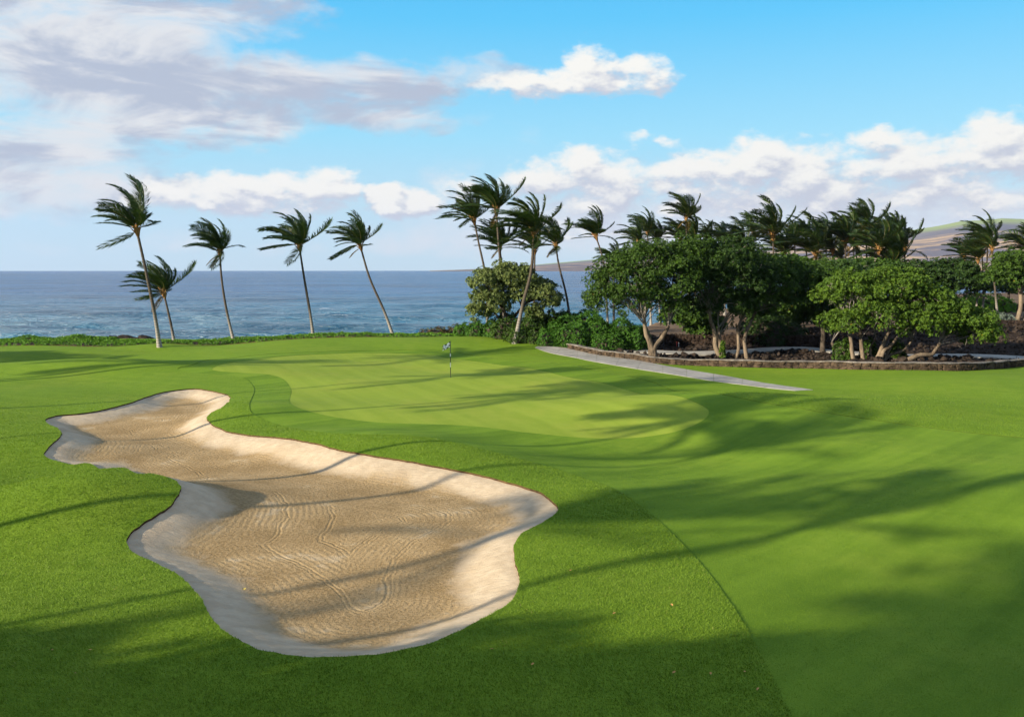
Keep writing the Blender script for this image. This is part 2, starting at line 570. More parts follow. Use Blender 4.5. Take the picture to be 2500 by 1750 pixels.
def grass_mat(name, dark, light, dry, fine=22.0, bstr=.35, bdist=.03, streak=.5, dryamt=.25, stripe_dir=0.0, bands=None):
    m, nt, b = new_mat(name)
    P = geo_pos(nt)
    big, _ = nt.noise(P, .16, 4, .6)
    mid, _ = nt.noise(P, 1.3, 4, .6)
    fin, _ = nt.noise(P, fine, 3, .6)
    rot = nt.n('ShaderNodeVectorRotate', rotation_type='Z_AXIS')
    nt.link(P, rot.inputs['Vector']); rot.inputs['Angle'].default_value = stripe_dir
    st, _ = nt.noise(nt.scalev(rot.outputs[0], .09, 1.7, .1), 1.0, 3, .55, .4)
    v = nt.math('ADD', nt.math('MULTIPLY', fin, .75), nt.math('MULTIPLY', mid, .35))
    v = nt.math('ADD', v, nt.math('MULTIPLY', st, streak))
    v = nt.math('DIVIDE', v, 1.1 + streak)
    if bands:
        sx = nt.n('ShaderNodeSeparateXYZ'); nt.link(rot.outputs[0], sx.inputs[0])
        ph = nt.math('ADD', nt.math('MULTIPLY', sx.outputs[1], 2 * math.pi / bands[0]), nt.math('MULTIPLY', big, 3.0))
        bd = nt.lin(nt.math('SINE', ph), -.35, .35, -.5, .5)
        v = nt.math('ADD', v, nt.math('MULTIPLY', bd, bands[1] * .6))
    f = nt.step(v, .32, .68)
    c = nt.mix(f, dark, light)
    d = nt.math('MULTIPLY', nt.step(nt.math('ADD', nt.math('MULTIPLY', big, .7), nt.math('MULTIPLY', mid, .3)), .46, .68), dryamt)
    c = nt.mix(d, c, dry)
    nt.link(c, b.inputs['Base Color'])
    b.inputs['Roughness'].default_value = .85
    b.inputs['Specular IOR Level'].default_value = .06
    hh = nt.math('ADD', fin, nt.math('MULTIPLY', mid, 1.0))
    bump(nt, b, hh, bstr, bdist)
    return m

M_ROUGH = grass_mat('rough_turf', (.100, .175, .013), (.155, .248, .020), (.205, .235, .035), 26, .6, .04, .35, .22, .35)
M_FAIR = grass_mat('fairway_turf', (.088, .162, .012), (.152, .248, .020), (.185, .24, .03), 34, .5, .025, .55, .3, -.75, (3.4, .16))
M_GREEN = grass_mat('green_turf', (.176, .248, .025), (.228, .300, .036), (.26, .285, .045), 40, .2, .012, .5, .45, 1.1, (1.7, .10))

def sand_mat():
    m, nt, b = new_mat('bunker_sand')
    P = geo_pos(nt)
    a = nt.n('ShaderNodeAttribute', attribute_name='rim')
    d = a.outputs['Fac']
    n0, _ = nt.noise(P, .55, 4, .6)
    n1, _ = nt.noise(P, 3.0, 4, .6)
    n2, _ = nt.noise(P, 13.0, 4, .65)
    n3, _ = nt.noise(P, 70.0, 2, .6)
    e = nt.math('ADD', d, nt.math('MULTIPLY_ADD', n0, 2.0, -1.0))
    e = nt.math('ADD', e, nt.math('MULTIPLY_ADD', n1, .9, -.45))
    fl = nt.step(e, .65, 1.5)                     # raked floor against smooth bank
    bank = nt.mix(nt.step(n1, .35, .7), (.44, .35, .245), (.52, .425, .305))
    bank = nt.mix(nt.math('MULTIPLY', nt.step(n0, .5, .7), .55), bank, (.34, .265, .18))
    floor = nt.mix(nt.step(nt.math('ADD', nt.math('MULTIPLY', n2, .6), nt.math('MULTIPLY', n0, .5)), .42, .66), (.235, .160, .075), (.37, .265, .14))
    pale = nt.step(nt.math('ADD', nt.math('MULTIPLY', n1, .4), n0), .80, .93)
    floor = nt.mix(nt.math('MULTIPLY', pale, .7), floor, (.44, .35, .235))
    c = nt.mix(fl, bank, floor)
    # rake rings follow the rim
    dd = nt.math('ADD', d, nt.math('MULTIPLY', n0, .4))
    ring = nt.math('SINE', nt.math('MULTIPLY', dd, 2 * math.pi / .17))
    mask = nt.math('MULTIPLY', fl, nt.step(n0, .40, .62))
    # wheel tracks: two pairs of narrow grooves
    tr = None
    for q in (2.75, 2.87, 3.95, 4.07):
        w = nt.step(nt.math('ABSOLUTE', nt.math('SUBTRACT', nt.math('ADD', d, nt.math('MULTIPLY', n0, .6)), q + .3)), .0, .055, 1.0, .0)
        tr = w if tr is None else nt.math('MAXIMUM', tr, w)
    h = nt.math('ADD', nt.math('MULTIPLY', n3, .25), nt.math('MULTIPLY', nt.math('MULTIPLY', n2, fl), .75))
    h = nt.math('ADD', h, nt.math('MULTIPLY', nt.math('MULTIPLY', ring, mask), .075))
    h = nt.math('SUBTRACT', h, nt.math('MULTIPLY', tr, .22))
    streak, _ = nt.noise(nt.vm('MULTIPLY', P, (3.5, 9.0, 2.0)), 1.0, 3, .6)
    h = nt.math('ADD', h, nt.math('MULTIPLY', nt.math('MULTIPLY', streak, nt.math('SUBTRACT', 1.0, fl)), .6))
    nt.link(c, b.inputs['Base Color'])
    b.inputs['Roughness'].default_value = .95
    b.inputs['Specular IOR Level'].default_value = .1
    bump(nt, b, h, .9, .06)
    return m
M_SAND = sand_mat()

def simple(name, ca, cb, scale=3.0, rough=.9, bstr=.5, bdist=.03, spec=.2, stretch=(1, 1, 1), lo=.35, hi=.65, detail=5):
    m, nt, b = new_mat(name)
    P = geo_pos(nt)
    n, _ = nt.noise(nt.scalev(P, *stretch), scale, detail, .62)
    n2, _ = nt.noise(nt.scalev(P, *stretch), scale * 6, 3, .6)
    v = nt.math('ADD', nt.math('MULTIPLY', n, .65), nt.math('MULTIPLY', n2, .35))
    nt.link(nt.mix(nt.step(v, lo, hi), ca, cb), b.inputs['Base Color'])
    b.inputs['Roughness'].default_value = rough
    b.inputs['Specular IOR Level'].default_value = spec * .4
    if bstr: bump(nt, b, v, bstr, bdist)
    return m
M_LIP = simple('lip_soil', (.035, .022, .012), (.10, .062, .03), 6)
M_THATCH = simple('turf_edge', (.03, .05, .008), (.07, .10, .015), 8)
M_LAVA = simple('lava_rubble', (.008, .006, .005), (.048, .033, .025), 1.1, .95, 1.0, .25)  # lava colour deepened further to include the tree shade over it
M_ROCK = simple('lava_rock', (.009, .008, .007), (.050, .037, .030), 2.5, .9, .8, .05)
M_DIRT = simple('brown_ground', (.07, .045, .03), (.16, .11, .07), .25, .95, .4, .05)
M_SOIL = simple('red_soil', (.10, .05, .028), (.22, .13, .07), 2.0, .95, .5, .04)
M_CONC = simple('path_concrete', (.24, .23, .212), (.36, .345, .32), .7, .85, .25, .01)
M_CAP = simple('wall_mortar', (.10, .09, .08), (.24, .215, .19), 3.0, .9, .5, .03)
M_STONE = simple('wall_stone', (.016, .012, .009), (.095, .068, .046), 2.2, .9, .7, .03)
M_DARKSTONE = simple('dark_stone', (.012, .009, .008), (.06, .042, .032), 2.2, .9, .7, .04)

def region(sel, zf, name, mats, skirt=None, skirt_test=None):
    f = GF[sel]
    u, inv = np.unique(f.ravel(), return_inverse=True)
    f = inv.reshape(f.shape)
    xy = GV[u]
    z = zf(xy)
    V = np.concatenate([xy, z[:, None]], 1)
    # upward winding
    a, b, c = V[f[:, 0]], V[f[:, 1]], V[f[:, 2]]
    up = np.cross(b - a, c - a)[:, 2] < 0
    f[up] = f[up][:, ::-1]
    faces = [f]; midx = np.zeros(len(f), int)
    if skirt:
        e = np.concatenate([f[:, [0, 1]], f[:, [1, 2]], f[:, [2, 0]]])
        key = np.sort(e, 1)
        _, first, cnt = np.unique(key, axis=0, return_index=True, return_counts=True)
        be = e[first[cnt == 1]]
        mid = V[be].mean(1)[:, :2]
        ok = (np.abs(mid[:, 0]) < 60) & (mid[:, 1] > 5) & (mid[:, 1] < 85)
        be = be[ok]; mid = mid[ok]
        n0 = len(V); k = len(be)
        hi = V[be.ravel()].copy(); lo = hi.copy(); lo[:, 2] -= skirt
        V = np.concatenate([V, lo, hi])
        i = np.arange(k)
        q = np.stack([n0 + 2 * k + 2 * i + 1, n0 + 2 * k + 2 * i, n0 + 2 * i, n0 + 2 * i + 1], -1)
        faces.append(q)
        mm = np.zeros(k, int)
        if skirt_test is not None: mm = skirt_test(mid).astype(int)
        midx = np.concatenate([midx, mm])
    me = mesh_data(name, V, faces, mats, True, midx)
    return obj(name, me), V, f

rough, RV, RF = region(inR, lambda p: zl(p[:, 0], p[:, 1]), 'rough_lawn', [M_ROUGH, M_LIP, M_THATCH], .10, lambda m: np.where(pdist(BUNK, m) < .05, 1, 2))
props(rough, 'darker rough grass lawn rolling around bunker and green', kind='structure')
fair, FV, FF = region(inF, lambda p: zl(p[:, 0], p[:, 1]) - .016, 'fairway', [M_FAIR, M_THATCH], .05, lambda m: np.ones(len(m), bool))
props(fair, 'smooth mown fairway and collar running up to the green', kind='structure')
green, _, _ = region(inG, lambda p: zl(p[:, 0], p[:, 1]) - .024, 'putting_green', [M_GREEN])
props(green, 'pale close cut putting green with the flag', kind='structure')
def bz(p):
    d = pdist(BUNK, p)
    return zl(p[:, 0], p[:, 1]) - bunker_depth(d)
bunk, BV, _ = region(inB, bz, 'sand_bunker', [M_SAND])
fattr(bunk.data, 'rim', pdist(BUNK, BV[:, :2]))
props(bunk, 'winding sand bunker with pale banks and raked tan floor', kind='structure')
p2 = [(1425, 851), (1500, 855), (1580, 858), (1692, 861), (1829, 857), (1900, 853), (1960, 851), (2037, 857), (2192, 862), (2317, 862), (2420, 865), (2500, 868), (2600, 873)]
pc = []
for (px, py) in p2:
    Y = CAMZ / -ray(px, py)[2]
    pc.append(at(px, py, Y - 1.5)[:2] if px > 2030 else at(px, py, Y)[:2])
pc = bez(np.array(pc), 160)
tn = nrm(np.gradient(pc, axis=0)); nn = np.stack([-tn[:, 1], tn[:, 0]], -1)

def lz(p):
    x, y = p[:, 0], p[:, 1]
    calm = smooth01((pdist(pc[::4], p, False) - .9) / .8)
    r = .10 * np.sin(x * 1.7 + 2 * np.sin(y * .9)) + .09 * np.sin(y * 2.1 + 1.5 * np.sin(x * 1.1)) + .07 * np.sin(2.9 * x + 3.1 * y)
    return zl(x, y) + r * calm * smooth01((100 - y) / 20) - .05
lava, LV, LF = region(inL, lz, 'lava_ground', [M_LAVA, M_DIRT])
lc = LV[LF].mean(1)
lava.data.polygons.foreach_set('material_index', (lc[:, 1] > 88).astype(np.int32))
props(lava, 'dark lava rubble ground behind the low stone wall', kind='structure')

# ------------------------------------------------------------------ sea
SEA_Z = -3.6
def build_sea():
    azv = np.concatenate([np.arange(-180, -42, 4.0), np.arange(-42, 48, .3), np.arange(48, 180.1, 4.0)])
    rv = [60.0]
    while rv[-1] < 7000: rv.append(rv[-1] * (1.0075 if rv[-1] < 900 else 1.02))
    rv = np.array(rv)
    A, Rr = np.meshgrid(np.radians(azv), rv)
    X = np.sin(A) * Rr; Y = np.cos(A) * Rr
    Z = np.full_like(X, SEA_Z)
    for (wlh, amp, th, ph) in [(34, .16, 1.35, .2), (21, .11, 1.75, 1.0), (13, .07, 1.2, 2.2), (9, .05, 1.9, .7), (55, .14, 1.5, 3.0)]:
        k = 2 * math.pi / wlh
        fade = np.clip((wlh / (Rr * .016) - 3) / 4, 0, 1)
        Z += amp * fade * np.sin(k * (X * math.cos(th) + Y * math.sin(th)) + ph + .8 * np.sin(X * .021 + ph) + .5 * np.sin(Y * .03))
    rw = np.random.default_rng(8)
    for q in range(16):
        wlh = rw.uniform(3.6, 12.0); th = R(90) + rw.normal(0, .5)
        k = 2 * math.pi / wlh
        amp = .0115 * wlh * rw.uniform(.6, 1.2)
        fade = np.clip((wlh / (Rr * .0075) - 3) / 4, 0, 1)
        Z += amp * fade * np.sin(k * (X * math.cos(th) + Y * math.sin(th)) + rw.uniform(0, 6.28) + .9 * np.sin(X * .05 + q) * np.sin(Y * .04 + q))
    # two breaking swells close in
    for (px, py, wx, h) in [(1010, 806, 5.0, .42), (822, 771, 2.6, .35), (1080, 750, 12, .30)]:
        p = at(px, py, (CAMZ - SEA_Z) / -ray(px, py)[2])
        Z += h * np.exp(-((X - p[0]) / wx) ** 2 - ((Y - p[1]) / 1.6) ** 2)
    V = np.stack([X, Y, Z], -1).reshape(-1, 3)
    n, m = X.shape
    i, j = np.meshgrid(np.arange(n - 1), np.arange(m - 1), indexing='ij')
    a = (i * m + j).ravel()
    Fq = np.stack([a, a + 1, a + m + 1, a + m], -1)[:, ::-1]
    mt, nt, b = new_mat('sea_water')
    P = geo_pos(nt)
    b.inputs['Roughness'].default_value = .2
    b.inputs['IOR'].default_value = 1.333
    b.inputs['Specular IOR Level'].default_value = .5
    w0, _ = nt.noise(nt.scalev(P, .030, .085, .2), 1.0, 5, .62, .4)
    pat, _ = nt.noise(nt.scalev(P, .004, .012, 0), 1.0, 4, .6)
    sep = nt.n('ShaderNodeSeparateXYZ'); nt.link(P, sep.inputs[0])
    depth = nt.lin(sep.outputs[1], 90, 420)
    shal = nt.mix(depth, (.09, .22, .30), (.025, .11, .28))
    c = nt.mix(nt.step(nt.math('ADD', nt.math('MULTIPLY', pat, .5), nt.math('MULTIPLY', w0, .5)), .42, .60), shal, nt.mix(depth, (.03, .10, .16), (.008, .045, .14)))
    w1, _ = nt.noise(nt.scalev(P, .14, .38, .2), 1.0, 4, .62, .3)
    w2, _ = nt.noise(nt.scalev(P, .9, 1.9, .5), 1.0, 4, .65, .2)
    h = nt.math('ADD', nt.math('MULTIPLY', w1, .9), nt.math('MULTIPLY', w2, .2))
    h = nt.math('ADD', h, nt.math('MULTIPLY', w0, 3.2))
    # foam flecks on the crests
    fo, _ = nt.noise(nt.scalev(P, .35, 1.1, .3), 1.0, 5, .7)
    fo2, _ = nt.noise(nt.scalev(P, .02, .05, 0), 1.0, 3, .6)
    foam = nt.math('MULTIPLY', nt.step(fo, .75, .80), nt.step(fo2, .5, .62))
    nt.link(nt.mix(foam, c, (.75, .78, .8)), b.inputs['Base Color'])
    bump(nt, b, h, 1.0, 4.5)
    me = mesh_data('sea', V, Fq, mt, True)
    props(obj('sea', me), 'blue grey sea with small wind waves out to the horizon', kind='structure')
    # foam strips of the small breakers
    mf, nt, b = new_mat('sea_foam')
    b.inputs['Base Color'].default_value = (.8, .82, .84, 1)
    b.inputs['Roughness'].default_value = .9
    rng = np.random.default_rng(5)
    for (px, py, w, lab) in [(1010, 806, 6.0, 'long white wavelet breaking just off the hedge beside the fifth palm'),
                             (826, 773, 2.4, 'short white wave crest between the fourth and fifth seaside palms'),
                             (792, 757, 1.8, 'faint thin white crest farther out left of the fifth seaside palm')]:
        p = at(px, py, (CAMZ - SEA_Z) / -ray(px, py)[2])
        acc = Acc()
        for q in range(int(w * 22)):
            u = rng.normal(0, .45) * w
            v = rng.normal(0, .10) + .25 * math.sin(u * .8)
            r = rng.uniform(.05, .15)
            ang = np.linspace(0, 2 * math.pi, 6, endpoint=False)
            ring = np.stack([r * 1.8 * np.cos(ang), r * np.sin(ang), np.zeros(6)], -1) * rng.uniform(.7, 1.2, (6, 1))
            c = np.array([p[0] + u, p[1] + v, SEA_Z + .38 * math.exp(-(u / w) ** 2 - (v / 1.6) ** 2) + .06])
            top = c + [0, 0, r * .25]
            Vv = np.concatenate([ring + c, [top]])
            acc.add(Vv, None, [[k, (k + 1) % 6, 6] for k in range(6)])
        o = obj('breaking_wave', acc.data('breaking_wave', mf, True))
        props(o, lab, None, None, 'stuff')
build_sea()

# ------------------------------------------------------------------ far mountain
def build_mountain():
    px = np.array([1050, 1150, 1300, 1480, 1800, 2050, 2233, 2285, 2348, 2410, 2447, 2500, 2700, 3100, 3900])
    py = np.array([658, 654.5, 644, 628, 601, 576, 557, 549, 536, 533, 529, 531, 526, 528, 545])
    azk, elk = angles(px, py)
    az = np.linspace(azk[0], azk[-1], 420)
    el = np.interp(az, azk, np.maximum(elk, 0))
    nr = 70
    t = np.linspace(0, 1.12, nr)
    rs, rr = 4900.0, 6700.0
    rng = np.random.default_rng(11)
    A, T = np.meshgrid(az, t)
    Hr = np.tan(np.interp(A, az, el)) * rr
    nz = 0
    for k in range(9):
        fa, ft, ph = rng.uniform(30, 160), rng.uniform(4, 22), rng.uniform(0, 6.28)
        nz = nz + np.sin(A * fa + T * ft * rng.choice([-1, 1]) + ph) / 9
    prof = np.where(T <= 1, T ** .88, 1 - (T - 1) * 1.6)
    Z = Hr * prof + nz * 11 * np.sin(np.clip(T, 0, 1) * math.pi) * np.clip(Hr / 120, 0, 1)
    Z = Z + SEA_Z - 4 + 5 * np.clip(T * 12, 0, 1)
    Rg = rs + (rr - rs) * T
    V = np.stack([np.sin(A) * Rg, np.cos(A) * Rg, Z], -1).reshape(-1, 3)
    n, m = A.shape
    i, j = np.meshgrid(np.arange(n - 1), np.arange(m - 1), indexing='ij')
    a = (i * m + j).ravel()
    Fq = np.stack([a, a + 1, a + m + 1, a + m], -1)
    mt, nt, b = new_mat('mountain_slope')
    at_t = nt.n('ShaderNodeAttribute', attribute_name='upslope').outputs['Fac']
    at_a = nt.n('ShaderNodeAttribute', attribute_name='along').outputs['Fac']
    cb = nt.n('ShaderNodeCombineXYZ'); nt.link(at_a, cb.inputs[0]); nt.link(at_t, cb.inputs[1])
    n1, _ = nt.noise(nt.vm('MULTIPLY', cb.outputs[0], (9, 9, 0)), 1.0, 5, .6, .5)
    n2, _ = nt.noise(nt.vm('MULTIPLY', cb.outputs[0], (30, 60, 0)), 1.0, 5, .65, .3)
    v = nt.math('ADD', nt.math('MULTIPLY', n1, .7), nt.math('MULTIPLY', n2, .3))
    dry = nt.mix(nt.step(v, .45, .6), (.11, .10, .115), (.46, .32, .17))  # cloud-shadow mauve and sunlit gold painted into the slope colour
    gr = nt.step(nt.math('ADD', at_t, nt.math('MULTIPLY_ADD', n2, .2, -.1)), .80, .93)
    cloud_shade = nt.step(nt.math('ADD', at_t, nt.math('MULTIPLY_ADD', n1, .3, -.15)), .60, .72)  # upper band coloured darker to stand for cloud shadow
    c = nt.mix(nt.math('MULTIPLY', cloud_shade, .85), dry, (.12, .12, .14))
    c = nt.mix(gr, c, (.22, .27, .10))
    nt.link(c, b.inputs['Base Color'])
    b.inputs['Roughness'].default_value = 1.0
    b.inputs['Specular IOR Level'].default_value = 0
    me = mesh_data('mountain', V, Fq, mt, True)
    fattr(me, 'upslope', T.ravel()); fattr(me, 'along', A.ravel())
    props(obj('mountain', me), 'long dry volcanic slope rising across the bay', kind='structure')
build_mountain()

# ------------------------------------------------------------------ the air
def build_haze():
    m = bpy.data.materials.new('haze'); m.use_nodes = True
    t = m.node_tree; t.nodes.clear()
    nt = NT(t)
    out = nt.n('ShaderNodeOutputMaterial')
    v = nt.n('ShaderNodeVolumePrincipled')
    v.inputs['Color'].default_value = (.50, .64, 1.0, 1)
    v.inputs['Density'].default_value = 4.0e-5
    v.inputs['Anisotropy'].default_value = .2
    nt.link(v.outputs[0], out.inputs['Volume'])
    x, y0, y1, z0, z1 = 7600, -7100, 7700, -14.0, 440.0
    V = [(a, b, c) for c in (z0, z1) for b in (y0, y1) for a in (-x, x)]
    Q = np.array([[0, 2, 3, 1], [4, 5, 7, 6], [0, 1, 5, 4], [2, 6, 7, 3], [0, 4, 6, 2], [1, 3, 7, 5]])
    props(obj('haze', mesh_data('haze', V, Q, m)), 'thin sea haze over the whole coast', kind='stuff')
build_haze()

# ------------------------------------------------------------------ foliage
def leaf_mat(name, dark, light, accent, amt=.04, trans=.16, rough=.55, spec=.22):
    m, nt, b = new_mat(name)
    a = nt.n('ShaderNodeAttribute', attribute_name='leaf').outputs['Fac']
    c = nt.mix(a, dark, light)
    c = nt.mix(nt.math('GREATER_THAN', a, 1.0 - amt), c, accent)
    nt.link(c, b.inputs['Base Color'])
    b.inputs['Roughness'].default_value = rough
    b.inputs['Specular IOR Level'].default_value = spec
    tr = nt.n('ShaderNodeBsdfTranslucent')
    nt.link(nt.mix(1.0, c, (1.0, 1.0, .45), 'MULTIPLY'), tr.inputs['Color'])
    mx = nt.n('ShaderNodeMixShader'); mx.inputs[0].default_value = trans
    nt.link(b.outputs[0], mx.inputs[1]); nt.link(tr.outputs[0], mx.inputs[2])
    out = m.node_tree.nodes['Material Output']
    nt.link(mx.outputs[0], out.inputs['Surface'])
    return m
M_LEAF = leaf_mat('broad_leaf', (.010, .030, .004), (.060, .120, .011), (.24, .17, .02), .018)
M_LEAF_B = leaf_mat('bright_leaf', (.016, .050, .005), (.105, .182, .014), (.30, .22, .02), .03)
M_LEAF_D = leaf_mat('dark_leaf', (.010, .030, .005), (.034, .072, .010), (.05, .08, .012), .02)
M_LEAF_H = leaf_mat('heliotrope_leaf', (.058, .092, .024), (.165, .205, .062), (.18, .15, .06), .04)
M_NAUP = leaf_mat('naupaka_leaf', (.060, .165, .010), (.14, .29, .020), (.2, .28, .04), .02)
M_NAUP_D = leaf_mat('deep_naupaka_leaf', (.022, .082, .006), (.066, .162, .014), (.10, .15, .02), .02)
M_SILVER = leaf_mat('silver_leaf', (.07, .10, .08), (.16, .20, .17), (.2, .2, .18), .02)
M_FROND = leaf_mat('palm_leaflet', (.014, .036, .008), (.046, .082, .016), (.13, .115, .028), .04, .28, .45, .4)
M_GRASS = leaf_mat('grass_blade', (.080, .154, .011), (.180, .288, .023), (.28, .27, .09), .012, .30, .6, .2)
M_BARK = simple('grey_bark', (.06, .047, .035), (.21, .165, .12), 2.0, .9, .8, .04, .1, (1, 1, .3))
M_TWIG = simple('pale_twig', (.12, .105, .095), (.25, .23, .21), 3.0, .9, .3, .02)
M_DARKBARK = simple('dark_bark', (.03, .024, .02), (.085, .07, .055), 2.0, .9, .8, .04)
M_SHEATH = simple('palm_sheath', (.11, .05, .018), (.30, .17, .06), 5.0, .85, .7, .03, .2, (1, 1, .4))

def palm_bark():
    m, nt, b = new_mat('palm_bark')
    P = geo_pos(nt)
    h = nt.n('ShaderNodeAttribute', attribute_name='height').outputs['Fac']
    n, _ = nt.noise(P, 5.0, 4, .6)
    ring = nt.math('SINE', nt.math('MULTIPLY_ADD', nt.math('MULTIPLY', h, 1.0), 2 * math.pi / .22, nt.math('MULTIPLY', n, 2.0)))
    rel = nt.n('ShaderNodeAttribute', attribute_name='relative').outputs['Fac']
    low = nt.step(nt.math('ADD', rel, nt.math('MULTIPLY_ADD', n, .25, -.12)), .06, .42)
    pale = nt.mix(n, (.20, .185, .165), (.32, .30, .27))
    brown = nt.mix(n, (.034, .026, .019), (.080, .062, .046))
    c = nt.mix(low, pale, brown)
    c = nt.mix(nt.math('MULTIPLY', nt.step(ring, .3, .95), .45), c, (.07, .055, .042))
    nt.link(c, b.inputs['Base Color'])
    b.inputs['Roughness'].default_value = .9
    bump(nt, b, ring, .5, .02)
    return m
M_PALM = palm_bark()

def rosettes(C, N, rng, k=7, length=.2, width=.11, spread=(.15, .85), jitter=.35):
    """k folded leaves round each centre C, facing N; returns V, quads, leaf attribute"""
    n = len(C)
    N = nrm(N + rng.normal(0, jitter, (n, 3)))
    t = nrm(np.cross(N, nrm(rng.normal(0, 1, (n, 3)))))
    b = np.cross(N, t)
    tone = rng.uniform(0, 1, n)
    Vs = []; As = []
    for j in range(k):
        ang = 2 * math.pi * j / k + rng.uniform(-.4, .4, n)
        up = rng.uniform(spread[0], spread[1], n)
        rad = np.cos(ang)[:, None] * t + np.sin(ang)[:, None] * b
        d = nrm(rad + up[:, None] * N)
        s = np.cross(d, nrm(N + .25 * rad))
        s = nrm(s)
        nn = np.cross(s, d)
        L = length * rng.uniform(.65, 1.2, n)[:, None]
        W = width * rng.uniform(.7, 1.15, n)[:, None]
        o = C + rad * (.10 * length)
        fold = .18
        v0 = o
        v1 = o + d * L * .55 + s * W * .5 + nn * W * fold
        v2 = o + d * L - N * L * rng.uniform(.0, .30, n)[:, None]
        v3 = o + d * L * .55 - s * W * .5 + nn * W * fold
        Vs.append(np.stack([v0, v1, v2, v3], 1))
        As.append(np.clip(tone * .6 + rng.uniform(0, .4, n), 0, 1))
    V = np.stack(Vs, 1).reshape(-1, 3)
    A = np.repeat(np.stack(As, 1).reshape(-1), 4)
    Q = np.arange(len(V)).reshape(-1, 4)
    return V, Q, A

def sphere_dirs(rng, n):
    return nrm(rng.normal(0, 1, (n, 3)))

def crown_points(ells, rng, n_lobes, per_lobe, lobe_r, floor=None, holes=.0):
    """clumped points over a union of ellipsoids; ells = [(cx,cy,cz,rx,ry,rz)]"""
    E = np.array(ells, float)
    area = (E[:, 3] * E[:, 5] + E[:, 4] * E[:, 5] + E[:, 3] * E[:, 4])
    n_lobes = int(n_lobes * 1.4)
    pick = rng.choice(len(E), n_lobes * 3, p=area / area.sum())
    d = sphere_dirs(rng, len(pick))
    d[:, 2] = np.where(d[:, 2] < -.35, -d[:, 2], d[:, 2])
    L = E[pick, :3] + d * E[pick, 3:] * rng.uniform(.50, 1.0, (len(pick), 1))
    q = (L[:, None] - E[None, :, :3]) / E[None, :, 3:]
    ins = np.sqrt((q * q).sum(-1)).min(1)
    ok = ins > .46
    L, d, pick = L[ok][:n_lobes], d[ok][:n_lobes], pick[ok][:n_lobes]
    nn = nrm(d / E[pick, 3:])
    m = len(L)
    ld = nrm(np.repeat(nn, per_lobe, 0) * .55 + sphere_dirs(rng, m * per_lobe))
    lr = np.repeat(rng.uniform(.35, 1.45, m), per_lobe) * lobe_r
    C = np.repeat(L, per_lobe, 0) + ld * lr[:, None] * rng.uniform(.7, 1.05, (len(ld), 1)) * np.array([1.15, 1.15, .8])
    N = nrm(ld + np.array([0, 0, .55]))
    if floor is not None:
        k = C[:, 2] > floor
        C, N = C[k], N[k]
    return C, N, L

def make_crown(name, ells, mat, parent, seed, n_lobes=90, per_lobe=16, lobe_r=.6, k=7, leaf=.22, floor=None, origin=(0, 0, 0)):
    rng = np.random.default_rng(seed)
    C, N, L = crown_points(ells, rng, n_lobes, per_lobe, lobe_r, floor)
    V, Q, A = rosettes(C, N, rng, k, leaf, leaf * .58)
    me = mesh_data(name, V - np.asarray(origin), Q, mat)
    fattr(me, 'leaf', A)
    o = obj(name, me, parent)
    return o, L

def branches(name, start_pts, L, mat, parent, seed, origin, n=40, r0=.07, wig=.35, curl=0):
    """limbs from the trunk heads out to the leaf clumps"""
    rng = np.random.default_rng(seed)
    acc = Acc()
    S = np.asarray(start_pts, float)
    sel = rng.choice(len(L), min(n, len(L)), replace=False)
    for i in sel:
        e = L[i]
        s = S[int(np.argmin(np.linalg.norm(S - e, axis=1) + rng.uniform(0, 1, len(S))))]
        d = e - s; ln = np.linalg.norm(d)
        P = [s]
        for u in (.3, .6, .85):
            P.append(s + d * u + rng.normal(0, wig * .18 * ln / 2, 3) + np.array([0, 0, .12 * ln * math.sin(u * 3.1)]))
        P.append(e)
        Pc = bez(P, 9)
        acc.add(*tube(Pc - origin, np.linspace(r0 * rng.uniform(.7, 1.2), .016, 9), 5))
        for q in range(curl):
            k = rng.integers(3, 8)
            w = Pc[k]; dd = nrm(rng.normal(0, 1, 3)) * rng.uniform(.4, 1.0)
            mid = w + dd * .5 + rng.normal(0, .12, 3)
            acc.add(*tube(bez([w, mid, w + dd + rng.normal(0, .15, 3)], 6) - origin, np.linspace(.025, .01, 6), 4))
    return obj(name, acc.data(name, mat, True), parent)

def stem(name, P, r, mat, parent, origin, n=16, sides=10, seed=0, knob=.06):
    rng = np.random.default_rng(seed)
    Pc = bez(P, n)
    rr = np.interp(np.linspace(0, 1, n), np.linspace(0, 1, len(r)), r)
    V, Q, T = tube(Pc - origin, rr, sides)
    ring = np.arange(len(V)) // sides
    cc = Pc[np.minimum(ring, n - 1)] - origin
    V = cc + (V - cc) * (1 + rng.normal(0, knob, (len(V), 1)))
    acc = Acc(); acc.add(V, Q, T)
    return obj(name, acc.data(name, mat, True), parent)

